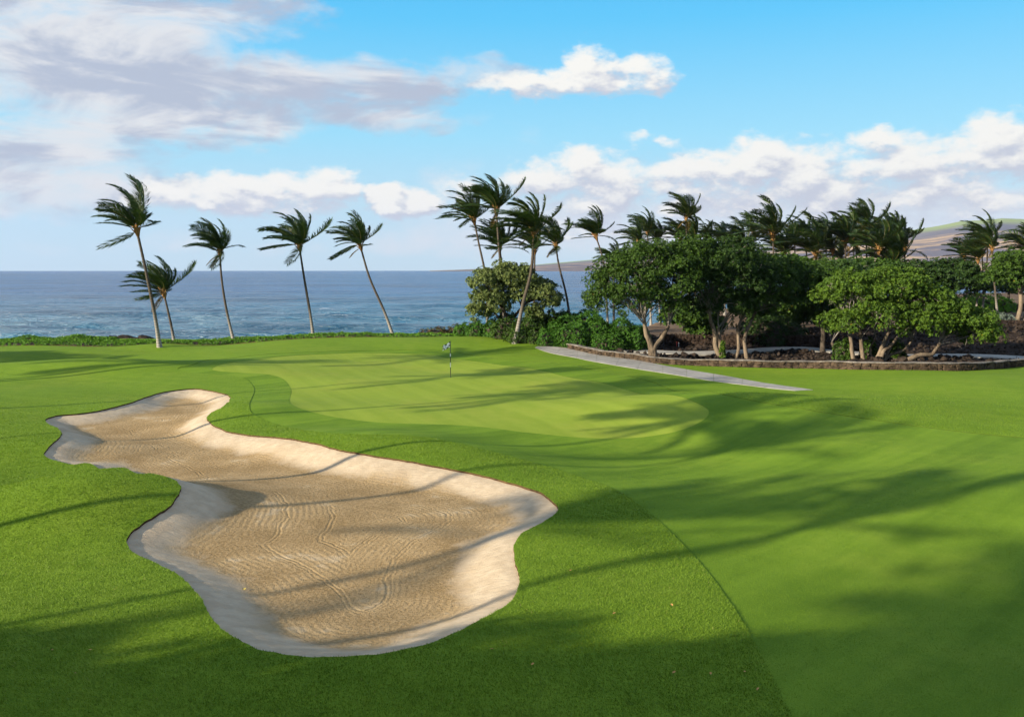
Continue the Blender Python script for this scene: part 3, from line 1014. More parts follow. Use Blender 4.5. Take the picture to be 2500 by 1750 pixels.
# ------------------------------------------------------------------ palms
WIND = nrm(np.array([-1.0, .10, .12]))
def make_frond(d0, L, rng, kw=1.0, droop=1.0, lmax=1.08):
    n = 16
    d = nrm(np.array(d0, float)); p = np.zeros(3)
    P = [p]; Ds = [d]
    for i in range(n):
        s = (i + 1) / n
        flex = .02 + .20 * s
        d = nrm(d + kw * WIND * flex * .68 + np.array([0, 0, -1.0]) * flex * .34 * droop)
        p = p + d * L / n
        P.append(p); Ds.append(d)
    P = np.array(P); Ds = np.array(Ds)
    up = np.array([0, 0, 1.0]) if abs(d0[2]) < .9 else np.array([1.0, 0, 0])
    side0 = nrm(np.cross(Ds[0], up))
    S = []
    s = side0
    for t in Ds:
        s = nrm(s - t * np.dot(s, t)); S.append(s)
    S = np.array(S)
    acc = Acc()
    V, Q, T = tube(P, np.linspace(.045, .010, n + 1), 4)
    acc.add(V, Q, T, .98)
    m = 54
    u = np.linspace(.13, 1.0, m)
    pos = np.stack([np.interp(u, np.linspace(0, 1, n + 1), P[:, k]) for k in range(3)], -1)
    tan = nrm(np.stack([np.interp(u, np.linspace(0, 1, n + 1), Ds[:, k]) for k in range(3)], -1))
    sid = nrm(np.stack([np.interp(u, np.linspace(0, 1, n + 1), S[:, k]) for k in range(3)], -1))
    ll = lmax * (.30 + .70 * np.sin(math.pi * np.clip(u * .92 + .04, 0, 1)) ** .7) * rng.uniform(.82, 1.1, m)
    for sg in (-1, 1):
        bow = np.cross(tan, sid) * sg
        d1 = nrm(sid * sg * .85 + tan * .65 + np.array([0, 0, .15]) + rng.normal(0, .07, (m, 3)))
        d2 = nrm(d1 * .75 + kw * WIND * .50 + tan * .35 + np.array([0, 0, -.28]) + rng.normal(0, .10, (m, 3)))
        a = pos + d1 * ll[:, None] * .45
        e = a + d2 * ll[:, None] * .60
        w = nrm(np.cross(d1, nrm(rng.normal(0, .25, (m, 3)) + np.array([0, .55, .8])))) * .036
        Vv = np.stack([pos - w * .7, pos + w * .7, a + w, a - w, e], 1).reshape(-1, 3)
        b0 = np.arange(m) * 5
        Qq = np.stack([b0, b0 + 1, b0 + 2, b0 + 3], -1)
        Tt = np.stack([b0 + 3, b0 + 2, b0 + 4], -1)
        acc.add(Vv, Qq, Tt, np.repeat(np.clip(rng.uniform(0, .93, m), 0, 1), 5))
    return acc.data('frond', M_FROND, False, 'leaf')

def frond_library():
    rng = np.random.default_rng(21)
    lib = []
    for (elev, count) in [(80, 4), (62, 9), (40, 10), (16, 9), (-12, 6)]:
        for k in range(count):
            a = 2 * math.pi * (k + rng.uniform(-.3, .3)) / count
            e = R(elev + rng.uniform(-8, 8))
            d0 = (math.cos(e) * math.cos(a), math.cos(e) * math.sin(a), math.sin(e))
            lee = -d0[0]                                  # >0 on the side the wind blows to
            kw = 1.15 if lee > -.2 else .85
            lib.append((elev, d0, make_frond(d0, 4.1, rng, kw * rng.uniform(.85, 1.15), rng.uniform(.7, 1.2))))
    return lib
FRONDS = frond_library()
M_DEAD = leaf_mat('dry_frond', (.10, .065, .022), (.22, .15, .05), (.14, .12, .03), .2, .25, .6, .2)
def dead_lib():
    rng = np.random.default_rng(23)
    out = []
    for a in (2.6, 3.4, 4.4):
        me = make_frond((math.cos(a) * .75, math.sin(a) * .75, -.45), 3.2, rng, .45, 1.6, .7)
        me.materials.clear(); me.materials.append(M_DEAD)
        me.name = 'dead_frond'
        out.append(me)
    return out
DEAD = dead_lib()

def make_sheath():
    rng = np.random.default_rng(3)
    acc = Acc()
    P = np.array([(0, 0, -.55), (0, 0, -.2), (0, 0, .15), (0, 0, .5)])
    acc.add(*tube(P, [.13, .22, .24, .10], 9))
    for k in range(12):
        a = k * 2.4; z = -.35 + .06 * k
        o = np.array([math.cos(a) * .15, math.sin(a) * .15, z])
        acc.add(*tube(np.array([o, o * [1.9, 1.9, 1] + [0, 0, .22], o * [3.2, 3.2, 1] + [-.1, 0, .50]]), [.08, .055, .03], 5))
    return acc.data('leaf_sheath', M_SHEATH, True)
SHEATH = make_sheath()
def make_nuts():
    rng = np.random.default_rng(4)
    acc = Acc()
    for k in range(9):
        c = np.array([rng.uniform(-.28, .28), rng.uniform(-.28, .28), rng.uniform(-.75, -.35)])
        P = c + np.linspace(-.13, .13, 6)[:, None] * np.array([0, 0, 1.0])
        acc.add(*tube(P, [.02, .085, .11, .11, .08, .02], 7))
    return acc.data('coconut', simple('coconut_husk', (.10, .085, .02), (.22, .17, .05), 4), True)
NUTS = make_nuts()

def make_palm(base, hub, mid, label, group, seed, size=1.0, nf=19, r=.17, lean_cap=0, nuts=False, bare=0):
    base = np.asarray(base, float); hub = np.asarray(hub, float)
    rng = np.random.default_rng(seed)
    size = size * .87; r = r * .82; nf = nf + 5
    root = empty('coconut_palm', base, label, 'palm tree', group)
    pts = [base] + [np.asarray(q, float) for q in mid] + [hub]
    n = 46
    Pc = bez(pts, n)
    L = np.concatenate([[0], np.cumsum(np.linalg.norm(np.diff(Pc, axis=0), axis=1))])
    rel = L / L[-1]
    rad = r * (1.0 - .42 * rel) * (1 + .65 * np.exp(-L / .5))
    rad = rad * (1 + .05 * np.sin(L * 2 * math.pi / .45) + rng.normal(0, .02, n))
    V, Q, T = tube(Pc - base, rad, 10)
    acc = Acc(); acc.add(V, Q, T)
    me = acc.data('trunk', M_PALM, True)
    ring = np.minimum(np.arange(len(V)) // 10, n - 1)
    fattr(me, 'height', L[ring]); fattr(me, 'relative', rel[ring])
    obj('trunk', me, root)
    sh = obj('leaf_sheath', SHEATH, root, hub - base)
    ax = nrm(Pc[-1] - Pc[-4])
    sh.rotation_euler = Vector(ax).to_track_quat('Z', 'Y').to_euler()
    sh.scale = (size, size, size)
    if nuts: obj('coconut', NUTS, root, hub - base)
    idx = []
    by = {}
    for i, f in enumerate(FRONDS): by.setdefault(f[0], []).append(i)
    turn_ = rng.uniform(-.38, .38); tip_ = rng.uniform(-.16, .16)
    want = {80: 3, 62: round(nf * .38), 40: round(nf * .38), 16: round(nf * .24), -12: round(nf * .10)}
    for e, k in want.items():
        idx += list(rng.choice(by[e], min(k, len(by[e])), replace=False))
    for i in idx:
        e, d0, me = FRONDS[i]
        if d0[0] > .35 and e < 30 and rng.uniform() < .8: continue       # the wind strips the near side
        if d0[0] > .6 and rng.uniform() < .35: continue
        o = obj('frond', me, root, hub - base + np.array([0, 0, rng.uniform(-.05, .3)]))
        s = size * rng.uniform(.72, 1.18)
        o.scale = (s, s * rng.choice([1, 1, -1]) if abs(d0[1]) < .5 else s, s)
        o.rotation_euler = (rng.uniform(-.16, .16), rng.uniform(-.2, .2) + tip_, turn_ + rng.uniform(-.28, .28))
    for q in range(rng.integers(0, 3)):
        o = obj('dead_frond', DEAD[rng.integers(len(DEAD))], root, hub - base + np.array([0, 0, -.12]))
        o['label'] = 'dry brownish frond hanging under the crown'
        s = size * rng.uniform(.55, .8)
        o.scale = (s, s, s)
        o.rotation_euler = (0, 0, rng.uniform(-.6, .6))
    return root

def palm_px(hub, base, Yb, label, group, seed, mids=(), dY=0.0, z0=None, **kw):
    """a palm whose trunk foot stands at distance Yb under photo column base[0]"""
    b = at(base[0], base[1], Yb)
    b[2] = float(zl(b[0], b[1])) - .1 if z0 is None else z0
    h = at(hub[0], hub[1], Yb + dY)
    m = []
    for k, (mx, my) in enumerate(mids):
        u = (k + 1) / (len(mids) + 1)
        m.append(at(mx, my, Yb + dY * u))
    return make_palm(b, h, m, label, group, seed, **kw)

SEA_P = 'coconut palms along the seaside hedge'
CLUMP = 'coconut palms around the seaside heliotrope tree'
GROVE = 'wind-blown coconut palms in the grove behind the trees'
RIGHT = 'coconut palms at the right behind the lava ground'
k1 = gp(390, 847)[0]
palm_px((334, 562), (390, 848), k1[1], 'tallest seaside palm at far left with pale trunk rising from the lawn knoll', SEA_P, 101, [(378, 770), (357, 665)], -.5, size=1.08, nf=20, r=.20)
palm_px((400, 716), (427, 850), 79, 'short palm with spread fronds standing just right of the tallest palm', SEA_P, 102, [(417, 790)], size=.95, nf=22, r=.16)
palm_px((537, 617), (572, 850), 79, 'thin palm with one frond flung to the right, third along the hedge', SEA_P, 103, [(553, 757), (541, 680)], size=.85, nf=17, r=.16)
palm_px((731, 603), (766, 850), 80, 'straight leaning palm with bushy crown in the middle of the seaside row', SEA_P, 104, [(757, 765), (742, 675)], size=.95, nf=21, r=.17)
palm_px((880, 602), (962, 835), 80, 'dark S-bent palm leaning left, nearest the small breaking waves', SEA_P, 105, [(938, 760), (903, 680)], size=.85, nf=18, r=.17)
palm_px((1157, 538), (1190, 825), 81, 'palm leaning left above the heliotrope tree, leftmost crown of the clump', CLUMP, 106, [(1187, 690), (1168, 590)], size=.90, nf=18, r=.16)
palm_px((1212, 516), (1222, 815), 79, 'tallest palm of the clump rising straight through the heliotrope tree', CLUMP, 107, [(1224, 690), (1217, 590)], size=.92, nf=20, r=.17)
palm_px((1220, 605), (1229, 800), 84, 'lower palm crown peeping behind the tallest trunk of the clump', CLUMP, 108, [(1228, 680)], size=.85, nf=16, r=.16)
k9 = gp(1262, 836)[0]
palm_px((1303, 568), (1256, 815), 73.5, 'stout palm leaning right out of the bushes in front of the heliotrope tree', CLUMP, 109, [(1276, 745), (1297, 660)], size=.95, nf=22, r=.21)
palm_px((1306, 612), (1304, 815), 83, 'thin palm hidden close behind the stout leaning palm', CLUMP, 110, [(1304, 700)], size=.80, nf=14, r=.15)
palm_px((1357, 600), (1398, 830), 79, 'slender solitary palm between the heliotrope tree and the green trees', CLUMP, 111, [(1384, 728), (1365, 650)], size=.78, nf=16, r=.15)
palm_px((1455, 578), (1485, 850), 92, 'lone palm with round crown leaning above the left edge of the green trees', GROVE, 112, [(1476, 660), (1467, 615)], size=.88, nf=17, r=.15)
grove = [  # hub, foot column, distance, size, label
    ((1499, 640), 1499, 95, .55, 'small low palm tuft peeping at the left shoulder of the big tree'),
    ((1561, 595), 1575, 110, .80, 'ragged pale-green palm leaning left over the top of the big tree'),
    ((1581, 568), 1590, 116, .72, 'small umbrella-shaped palm just left of the tall thin grove palm'),
    ((1605, 588), 1612, 118, .75, 'low palm crown sunk behind the tree top between two taller ones'),
    ((1675, 533), 1684, 112, .85, 'tallest thin palm on the left of the grove with bare trunk in the sky'),
    ((1661, 585), 1668, 116, .85, 'palm crown blown flat directly left of the tall thin trunk'),
    ((1695, 588), 1700, 114, .85, 'palm with spiky broken fronds directly right of the tall thin trunk'),
    ((1764, 592), 1770, 120, .75, 'low dark palm crown alone in the dip of the tree line'),
    ((1817, 606), 1825, 113, 1.05, 'broad low palm crown touching the big bushy palm with hanging fronds'),
    ((1887, 576), 1893, 108, 1.15, 'big bushy palm with yellowish hanging fronds and coconuts'),
    ((1915, 620), 1917, 112, .95, 'palm with orange sheath half hidden right of the big bushy palm'),
    ((1992, 620), 1994, 108, 1.15, 'wide palm with orange sheath and yellow lower frond sweeping left'),
    ((2033, 611), 2034, 112, 1.0, 'dark palm squeezed between two wide palms in mid grove'),
    ((2064, 592), 2066, 109, 1.0, 'palm with long orange sheath and straight pale trunk in mid grove'),
    ((2052, 632), 2053, 118, .7, 'short dark palm low at the tree line behind the orange-sheathed trunk'),
    ((2090, 602), 2096, 118, .8, 'grey-trunked palm in the back row of the grove'),
    ((2114, 557), 2120, 114, .95, 'highest palm on the right of the grove with one frond pointing up'),
    ((2146, 611), 2141, 106, 1.1, 'near palm with ringed pale trunk standing forward of the right grove'),
    ((2163, 576), 2166, 118, .8, 'palm crown poking up behind the near ringed palm'),
    ((2174, 650), 2174, 107, .95, 'stubby palm with orange sheath sitting low on the tree line'),
    ((2196, 590), 2199, 117, .85, 'palm second from the right end of the grove, rounded crown'),
    ((1840, 570), 1846, 121, .72, 'small palm crown left behind the big bushy palm'),
    ((1940, 588), 1944, 122, .75, 'thin palm crown in the gap right of the big bushy palm'),
    ((1968, 575), 1972, 121, .8, 'upright palm crown behind the wide sweeping palm'),
    ((2016, 572), 2020, 122, .75, 'small high palm crown between the wide palm and the orange-sheathed one'),
    ((2083, 568), 2086, 121, .72, 'narrow palm crown right of the orange-sheathed one'),
    ((2128, 578), 2131, 122, .7, 'small dark palm crown tucked under the highest right palm'),
    ((2182, 572), 2186, 123, .7, 'far small palm crown between the last two grove palms'),
    ((1735, 585), 1740, 122, .62, 'tiny palm crown left of the dip in the tree line'),
    ((2209, 611), 2207, 112, .95, 'rightmost grove palm with stiff fronds pointing right at the mountain'),
]
for i, (hub, fx, Y, s, lab) in enumerate(grove):
    palm_px(hub, (fx, 760), Y, lab, GROVE, 200 + i, size=s * 1.12, nf=17, r=.17, nuts=(lab.endswith('coconuts')))
for i, (hub, fpx, mids, Y, s, lab) in enumerate([
        ((2354, 628), (2366, 790), [], 118, .85, 'leftmost of the right palms with crown against the mountain'),
        ((2388, 636), (2383, 760), [(2388, 690)], 104, .80, 'lower right palm with ringed pale trunk beside the far hedge'),
        ((2397, 612), (2402, 790), [], 122, .7, 'thin distant palm between the two pale trunks at right'),
        ((2412, 588), (2398, 755), [(2408, 660)], 104, .95, 'tallest right palm with smooth leaning trunk'),
        ((2422, 608), (2436, 790), [(2428, 690)], 98, .8, 'dark straight palm just right of the tallest right palm'),
        ((2512, 612), (2516, 790), [], 100, .95, 'palm cut by the right edge of the view above the leaning tree')]):
    palm_px(hub, fpx, Y, lab, RIGHT, 300 + i, mids, size=s, nf=17, r=.16)

# palms standing left of and behind the view: they throw the long shadows over the lawn
OFF = 'palms left of the view throwing shadows on the course'
off = [(-23, 4.0, 11.5, 1.0), (-27, 13, 12.5, 1.05), (-22, 20, 11, 1.0), (-31, 27, 12.5, 1.1), (-34, 36, 11.5, 1.0), (-41, 46, 12.5, 1.1), (-52, 40, 11, 1.0), (-33, 2, 12, 1.1), (-28, -6, 12.5, 1.1)]
for i, (x, y, h, s) in enumerate(off):
    z = float(zl(x, y)) - .1
    make_palm((x, y, z), (x - 1.6, y + .3, z + h), [(x - .4, y, z + h * .5)], 'coconut palm beyond the left edge throwing its shadow across the course', OFF, 400 + i, size=s, nf=18, r=.18)

# ------------------------------------------------------------------ broadleaf trees
def pxell(px, py, Y, rx_px, ry_px, ry_m=None, fy=1.0):
    c = at(px, py, Y)
    return (c[0], c[1], c[2], rx_px * Y / F, (ry_m or rx_px * Y / F * fy), ry_px * Y / F)

def tree(label, group, base, Y, ells, stems, mat, seed, bark=M_BARK, lobes=110, per=16, lobe_r=.62, k=7, leaf=.24, nbr=40, curl=0, floor=None, twig=M_TWIG, name='broadleaf_tree'):
    b = at(base[0], base[1], Y); b[2] = float(zl(b[0], b[1])) - .05
    root = empty(name, b, label, 'tree', group)
    heads = []
    for i, (pts, r0, r1) in enumerate(stems):
        P = [at(px, py, Y + dy) for (px, py, dy) in pts]
        P[0][2] = float(zl(P[0][0], P[0][1])) - .1
        stem('trunk', P, [r0, (r0 + r1) / 2 * .95, r1], bark, root, b, seed=seed + i)
        heads.append(P[-1]); heads.append((P[-1] + P[-2]) / 2)
    E = [pxell(*e) for e in ells]
    o, L = make_crown('crown', E, mat, root, seed, lobes, per, lobe_r, k, leaf, floor, b)
    branches('branches', heads, L, twig, root, seed + 50, b, nbr, .05, curl=curl)
    return root

TREES = 'spreading broadleaf trees behind the low stone wall'
# A: forked pale trunk by the path
tree('broad green tree with forked pale trunk at the bend of the low wall', TREES, (1592, 870), 66,
     [(1520, 700, 66, 88, 78, 3.2), (1590, 655, 66, 95, 62, 3.4), (1650, 690, 66, 92, 92, 3.2), (1585, 740, 66, 90, 62, 2.8), (1480, 735, 65.5, 48, 46, 2.0), (1690, 630, 66.5, 80, 50, 2.8)],
     [([(1592, 872, 0), (1590, 845, 0), (1578, 812, -.2), (1572, 780, -.4)], .33, .12), ([(1597, 872, 0), (1597, 848, 0), (1616, 825, .2), (1632, 795, .2)], .30, .13)],
     M_LEAF, 501, lobes=400, per=36, lobe_r=.55, k=7, leaf=.125, nbr=60, curl=3)
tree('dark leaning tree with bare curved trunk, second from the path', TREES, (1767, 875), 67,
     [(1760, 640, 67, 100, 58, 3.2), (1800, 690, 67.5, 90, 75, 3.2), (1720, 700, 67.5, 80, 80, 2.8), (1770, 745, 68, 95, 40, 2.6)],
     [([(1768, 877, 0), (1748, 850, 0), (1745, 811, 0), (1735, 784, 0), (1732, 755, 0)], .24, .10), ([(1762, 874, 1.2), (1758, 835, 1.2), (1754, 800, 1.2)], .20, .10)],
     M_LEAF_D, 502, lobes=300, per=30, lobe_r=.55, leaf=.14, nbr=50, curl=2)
tree('dense dark tree on two short pale trunks', TREES, (1810, 877), 67,
     [(1880, 690, 70, 90, 62, 3.4), (1950, 700, 71, 90, 60, 3.2), (1860, 745, 69, 80, 46, 2.6), (1930, 755, 70, 80, 42, 2.6)],
     [([(1795, 877, 0), (1803, 850, 0), (1803, 800, .4), (1820, 760, 1.5)], .15, .10), ([(1824, 879, 0), (1818, 841, 0), (1822, 812, .4), (1845, 760, 2)], .17, .11)],
     M_LEAF, 503, lobes=300, per=30, lobe_r=.55, leaf=.14, nbr=40)
tree('bright low spreading tree on many leaning stems in front at right', TREES, (2130, 886), 63.5,
     [(2080, 720, 64, 80, 58, 2.8), (2160, 705, 64, 95, 52, 3.0), (2230, 745, 64, 95, 62, 3.0), (2070, 790, 63, 58, 36, 2.0), (2150, 775, 63.4, 80, 50, 2.6), (2300, 775, 63.5, 80, 56, 2.6), (2370, 800, 63.5, 62, 50, 2.2), (2395, 820, 63.4, 36, 34, 1.6), (2250, 800, 63, 70, 38, 2.2)],
     [([(2085, 886, 0), (2080, 858, 0), (2078, 832, 0), (2072, 815, 0)], .17, .11), ([(2108, 886, .2), (2104, 851, .2), (2099, 800, .2)], .17, .12),
      ([(2138, 887, 0), (2148, 861, 0), (2161, 829, 0), (2175, 800, .2)], .19, .10), ([(2148, 888, -.2), (2157, 858, -.2), (2172, 847, 0), (2190, 825, .3)], .17, .09),
      ([(2157, 884, .3), (2168, 858, .4), (2178, 840, .6)], .15, .09), ([(2158, 884, .6), (2175, 866, .6), (2207, 854, .6), (2226, 832, .8)], .13, .07),
      ([(2202, 890, -.3), (2222, 876, -.3), (2249, 866, -.2), (2274, 866, -.1), (2286, 851, 0), (2300, 830, .2)], .20, .11), ([(2132, 884, .8), (2124, 852, .8), (2138, 825, .8)], .10, .06)],
     M_LEAF_B, 504, lobes=560, per=36, lobe_r=.5, leaf=.12, nbr=80, curl=2)
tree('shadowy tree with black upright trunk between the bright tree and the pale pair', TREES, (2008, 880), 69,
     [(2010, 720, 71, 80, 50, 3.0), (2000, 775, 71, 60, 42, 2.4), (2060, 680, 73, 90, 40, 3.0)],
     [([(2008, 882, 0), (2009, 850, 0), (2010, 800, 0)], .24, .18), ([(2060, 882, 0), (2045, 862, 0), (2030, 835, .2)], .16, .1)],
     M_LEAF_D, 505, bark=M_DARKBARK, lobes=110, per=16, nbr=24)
tree('tree with leaning brown trunk cut by the right edge', TREES, (2477, 797), 88,
     [(2490, 650, 88, 70, 38, 3.2), (2450, 680, 88, 46, 34, 2.4), (2540, 680, 88, 70, 50, 3.0)],
     [([(2477, 800, 0), (2486, 777, 0), (2493, 735, 0), (2487, 685, 0)], .30, .16), ([(2484, 800, .2), (2499, 779, .2), (2520, 745, .4)], .26, .16)],
     M_LEAF, 506, lobes=190, per=20, leaf=.2, nbr=30)
# a row of rounder trees behind
BACK = 'rounded dark trees in the second row'
for i, (lab, base, Y, ells, mt) in enumerate([
        ('rounded dark tree mass below the far mountain at right', (2280, 790), 104, [(2250, 690, 104, 85, 52, 4.5), (2320, 690, 104, 80, 55, 4.5), (2370, 710, 104, 48, 46, 3.5), (2200, 690, 104, 60, 46, 3.5)], M_LEAF_D),
        ('bushy dark tree under the middle of the palm grove', (2060, 790), 92, [(2000, 680, 92, 80, 42, 4.0), (2090, 680, 92, 80, 40, 4.0), (2150, 680, 92, 60, 40, 3.5)], M_LEAF),
        ('bushy dark tree filling under the left of the palm grove', (1880, 790), 90, [(1850, 670, 90, 80, 44, 4.0), (1920, 670, 90, 80, 42, 4.0), (1800, 650, 90, 60, 40, 3.5)], M_LEAF),
        ('low dark tree behind the forked pale trunk', (1680, 830), 78, [(1680, 770, 78, 60, 36, 2.5), (1720, 800, 78, 50, 22, 2.0)], M_LEAF),
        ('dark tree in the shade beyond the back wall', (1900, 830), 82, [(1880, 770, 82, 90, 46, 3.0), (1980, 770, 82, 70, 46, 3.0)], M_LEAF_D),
        ('dark distant tree row at the right edge behind the far hedge', (2460, 740), 128, [(2440, 700, 128, 60, 26, 4.0), (2510, 700, 128, 60, 30, 4.0)], M_LEAF_D)]):
    tree(lab, BACK, base, Y, ells, [([(base[0], base[1], 0), (base[0] + 3, base[1] - 30, 0), (base[0] - 4, base[1] - 60, 0)], .2, .12)], mt, 520 + i, bark=M_DARKBARK, lobes=260 if i < 3 else 130, per=20, lobe_r=.7, leaf=.23, nbr=14)

# the seaside heliotrope tree
tree('grey green heliotrope tree with open branching before the sea', None, (1240, 815), 77,
     [(1185, 700, 77, 45, 42, 2.0), (1200, 740, 77, 50, 48, 2.0), (1255, 680, 77, 52, 36, 2.2), (1275, 720, 77, 42, 40, 2.0), (1320, 715, 77, 42, 38, 2.0), (1345, 740, 77, 26, 24, 1.3), (1225, 670, 77, 30, 26, 1.6), (1170, 765, 77, 28, 22, 1.3), (1310, 770, 77, 32, 24, 1.5)],
     [([(1240, 815, 0), (1240, 795, 0), (1236, 770, 0), (1220, 745, 0)], .28, .10), ([(1243, 815, 0), (1246, 790, .1), (1262, 765, .2), (1285, 740, .2)], .20, .09), ([(1236, 812, 0), (1222, 785, 0), (1205, 760, 0)], .16, .08)],
     M_LEAF_H, 540, bark=M_DARKBARK, lobes=330, per=21, lobe_r=.42, leaf=.16, nbr=70, twig=M_DARKBARK, name='heliotrope_tree')

# shade trees left of the camera; row behind it added to block sky light
OFFT = 'trees left of the view shading the foreground'
def off_tree(x, y, h, r, seed):
    lab = ('unseen broadleaf tree added behind the camera to darken the near lawn' if x > -10 else 'broadleaf tree beyond the lower left corner shading the near lawn') if y < 20 else ('larger broadleaf tree beyond the left edge shading the lawn below the hedge' if y > 50 else 'smaller broadleaf tree beyond the left edge shading the lawn ridge')
    z = float(zl(x, y))
    root = empty('broadleaf_tree', (x, y, z), lab, 'tree', OFFT)
    o = np.array([x, y, z])
    stem('trunk', [o + [0, 0, -.1], o + [.2, 0, h * .3], o + [0, .2, h * .6]], [.35, .28, .18], M_BARK, root, o, seed=seed)
    ells = [(x, y, z + h * .70, r, r, h * .28), (x + r * .5, y - r * .3, z + h * .62, r * .7, r * .7, h * .22), (x - r * .4, y + r * .4, z + h * .66, r * .75, r * .7, h * .24)]
    _, L = make_crown('crown', ells, M_LEAF, root, seed, 150, 15, .7, 6, .36, None, o)
    branches('branches', [o + [0, 0, h * .55]], L, M_TWIG, root, seed + 1, o, 24, .09)
for i, (x, y, h, r) in enumerate([(-9.5, 1.2, 10.0, 3.8), (-20.5, -.8, 9.0, 4.2), (-13.5, -.8, 9.5, 4.2), (-28, .5, 8.2, 4.2), (-7, -9, 14.5, 5.6), (1, -10, 15, 5.8), (10, -9, 14, 5.6), (19, -6, 12, 5.0), (-36, -3, 9.0, 4.6), (-58, 53, 9.0, 6.5)]):
    off_tree(x, y, h, r, 600 + i)

# ------------------------------------------------------------------ hedges and bushes
def bush(name, label, cat, blobs_, mat, seed, dens=26, leaf=.17, k=6, kind=None, group=None, core=M_DARKBARK):
    """leafy mound(s): half ellipsoids standing on the ground; blobs (x,y,rx,ry,h)"""
    rng = np.random.default_rng(seed)
    B = np.array(blobs_, float)
    gz = zl(B[:, 0], B[:, 1])
    Cs = []; Ns = []
    for i, (x, y, rx, ry, h) in enumerate(B):
        n = int(dens * (rx * ry * 3.1 + (rx + ry) * h * 2.2))
        d = sphere_dirs(rng, n); d[:, 2] = np.abs(d[:, 2])
        lump = 1 + .10 * np.sin(d[:, 0] * 7 + i) + .08 * np.sin(d[:, 1] * 9 + 2 * i) + rng.normal(0, .04, n)
        c = np.array([x, y, gz[i]]) + d * np.array([rx, ry, h]) * lump[:, None]
        q = (c[:, None] - np.stack([B[:, 0], B[:, 1], gz], -1)[None]) / np.stack([B[:, 2], B[:, 3], B[:, 4]], -1)[None]
        ok = np.sqrt((q * q).sum(-1)).min(1) > .8
        Cs.append(c[ok]); Ns.append(nrm(d[ok] / np.array([rx, ry, h]) + np.array([0, 0, .35])))
    C = np.concatenate(Cs); N = np.concatenate(Ns)
    V, Q, A = rosettes(C, N, rng, k, leaf, leaf * .52, (.3, 1.1))
    # woody inside
    acc = Acc()
    for i, (x, y, rx, ry, h) in enumerate(B):
        u = np.linspace(0, 2 * math.pi, 12, endpoint=False)
        rings = []
        for ph in (0, .5, 1.0, 1.35):
            rings.append(np.stack([x + rx * .86 * math.cos(ph) * np.cos(u), y + ry * .86 * math.cos(ph) * np.sin(u), np.full(12, gz[i] - .05 + h * .86 * math.sin(ph))], -1))
        Vc = np.concatenate(rings)
        Qc = [[r * 12 + j, r * 12 + (j + 1) % 12, (r + 1) * 12 + (j + 1) % 12, (r + 1) * 12 + j] for r in range(3) for j in range(12)]
        acc.add(Vc, Qc)
    Vc = np.concatenate(acc.V); Qc = np.concatenate(acc.Q)
    o0 = np.array([B[0, 0], B[0, 1], gz[0]])
    me = mesh_data(name, np.concatenate([V, Vc]) - o0, np.concatenate([Q, Qc + len(V)]), [mat, core], False, np.concatenate([np.zeros(len(Q), int), np.ones(len(Qc), int)]))
    fattr(me, 'leaf', np.concatenate([A, np.zeros(len(Vc))]))
    o = obj(name, me, None, o0)
    return props(o, label, cat, group, kind)

rng = np.random.default_rng(77)
hb = []
for x in np.arange(-100, 1.5, 1.15):
    y0 = float(np.interp(x, [-100, -34, -20, -8, 0, 3], [77.0, 77.0, 77.6, 78.6, 80.2, 81.0]))
    for r_ in range(3):
        hb.append((x + rng.uniform(-.3, .3), y0 + r_ * 1.25 + rng.uniform(-.2, .2), rng.uniform(.95, 1.3), rng.uniform(.85, 1.2), rng.uniform(.22, .34)))
bush('naupaka_hedge', 'low bright green naupaka hedge along the seaward edge of the lawn', None, hb, M_NAUP, 701, dens=36, leaf=.125, k=6, kind='stuff')
for i, (px, Y, w, h, lab) in enumerate([(60, 80.5, 3.2, .62, 'rounded naupaka mound at the far left end of the hedge'), (195, 80.5, 3.0, .58, 'rounded naupaka mound left of the shore rocks')]):
    x = (px - 1250) / F * Y
    bush('naupaka_bush', lab, 'bush', [(x + d * w * .35, Y + rng.uniform(-.4, .4), w * .5, 1.3, h * rng.uniform(.8, 1.0) * (1 - .25 * abs(d))) for d in (-1.6, -.8, 0, .8, 1.6)], M_NAUP, 710 + i, dens=50, leaf=.125, group='naupaka mounds at the left shore')

# strip of bare red soil along the foot of the hedge
def soil_strip():
    xs = np.arange(-60, 2.01, .8)
    y0 = np.interp(xs, [-100, -34, -20, -8, 0, 3], [77.0, 77.0, 77.6, 78.6, 80.2, 81.0])
    r = np.random.default_rng(9)
    a = np.stack([xs, y0 - 1.35 + r.uniform(-.15, .15, len(xs))], -1)
    b = np.stack([xs, y0 + .2], -1)
    V = np.concatenate([np.c_[a, zl(a[:, 0], a[:, 1]) + .012], np.c_[(a + b) / 2, zl(*((a + b) / 2).T) + .02], np.c_[b, zl(b[:, 0], b[:, 1]) + .02]])
    n = len(xs); i = np.arange(n - 1)
    Q = np.concatenate([np.stack([i, i + 1, n + i + 1, n + i], -1), np.stack([n + i, n + i + 1, 2 * n + i + 1, 2 * n + i], -1)])
    props(obj('soil_strip', mesh_data('soil_strip', V, Q, M_SOIL, True)), 'thin strip of bare reddish soil at the foot of the hedge', kind='structure')
soil_strip()

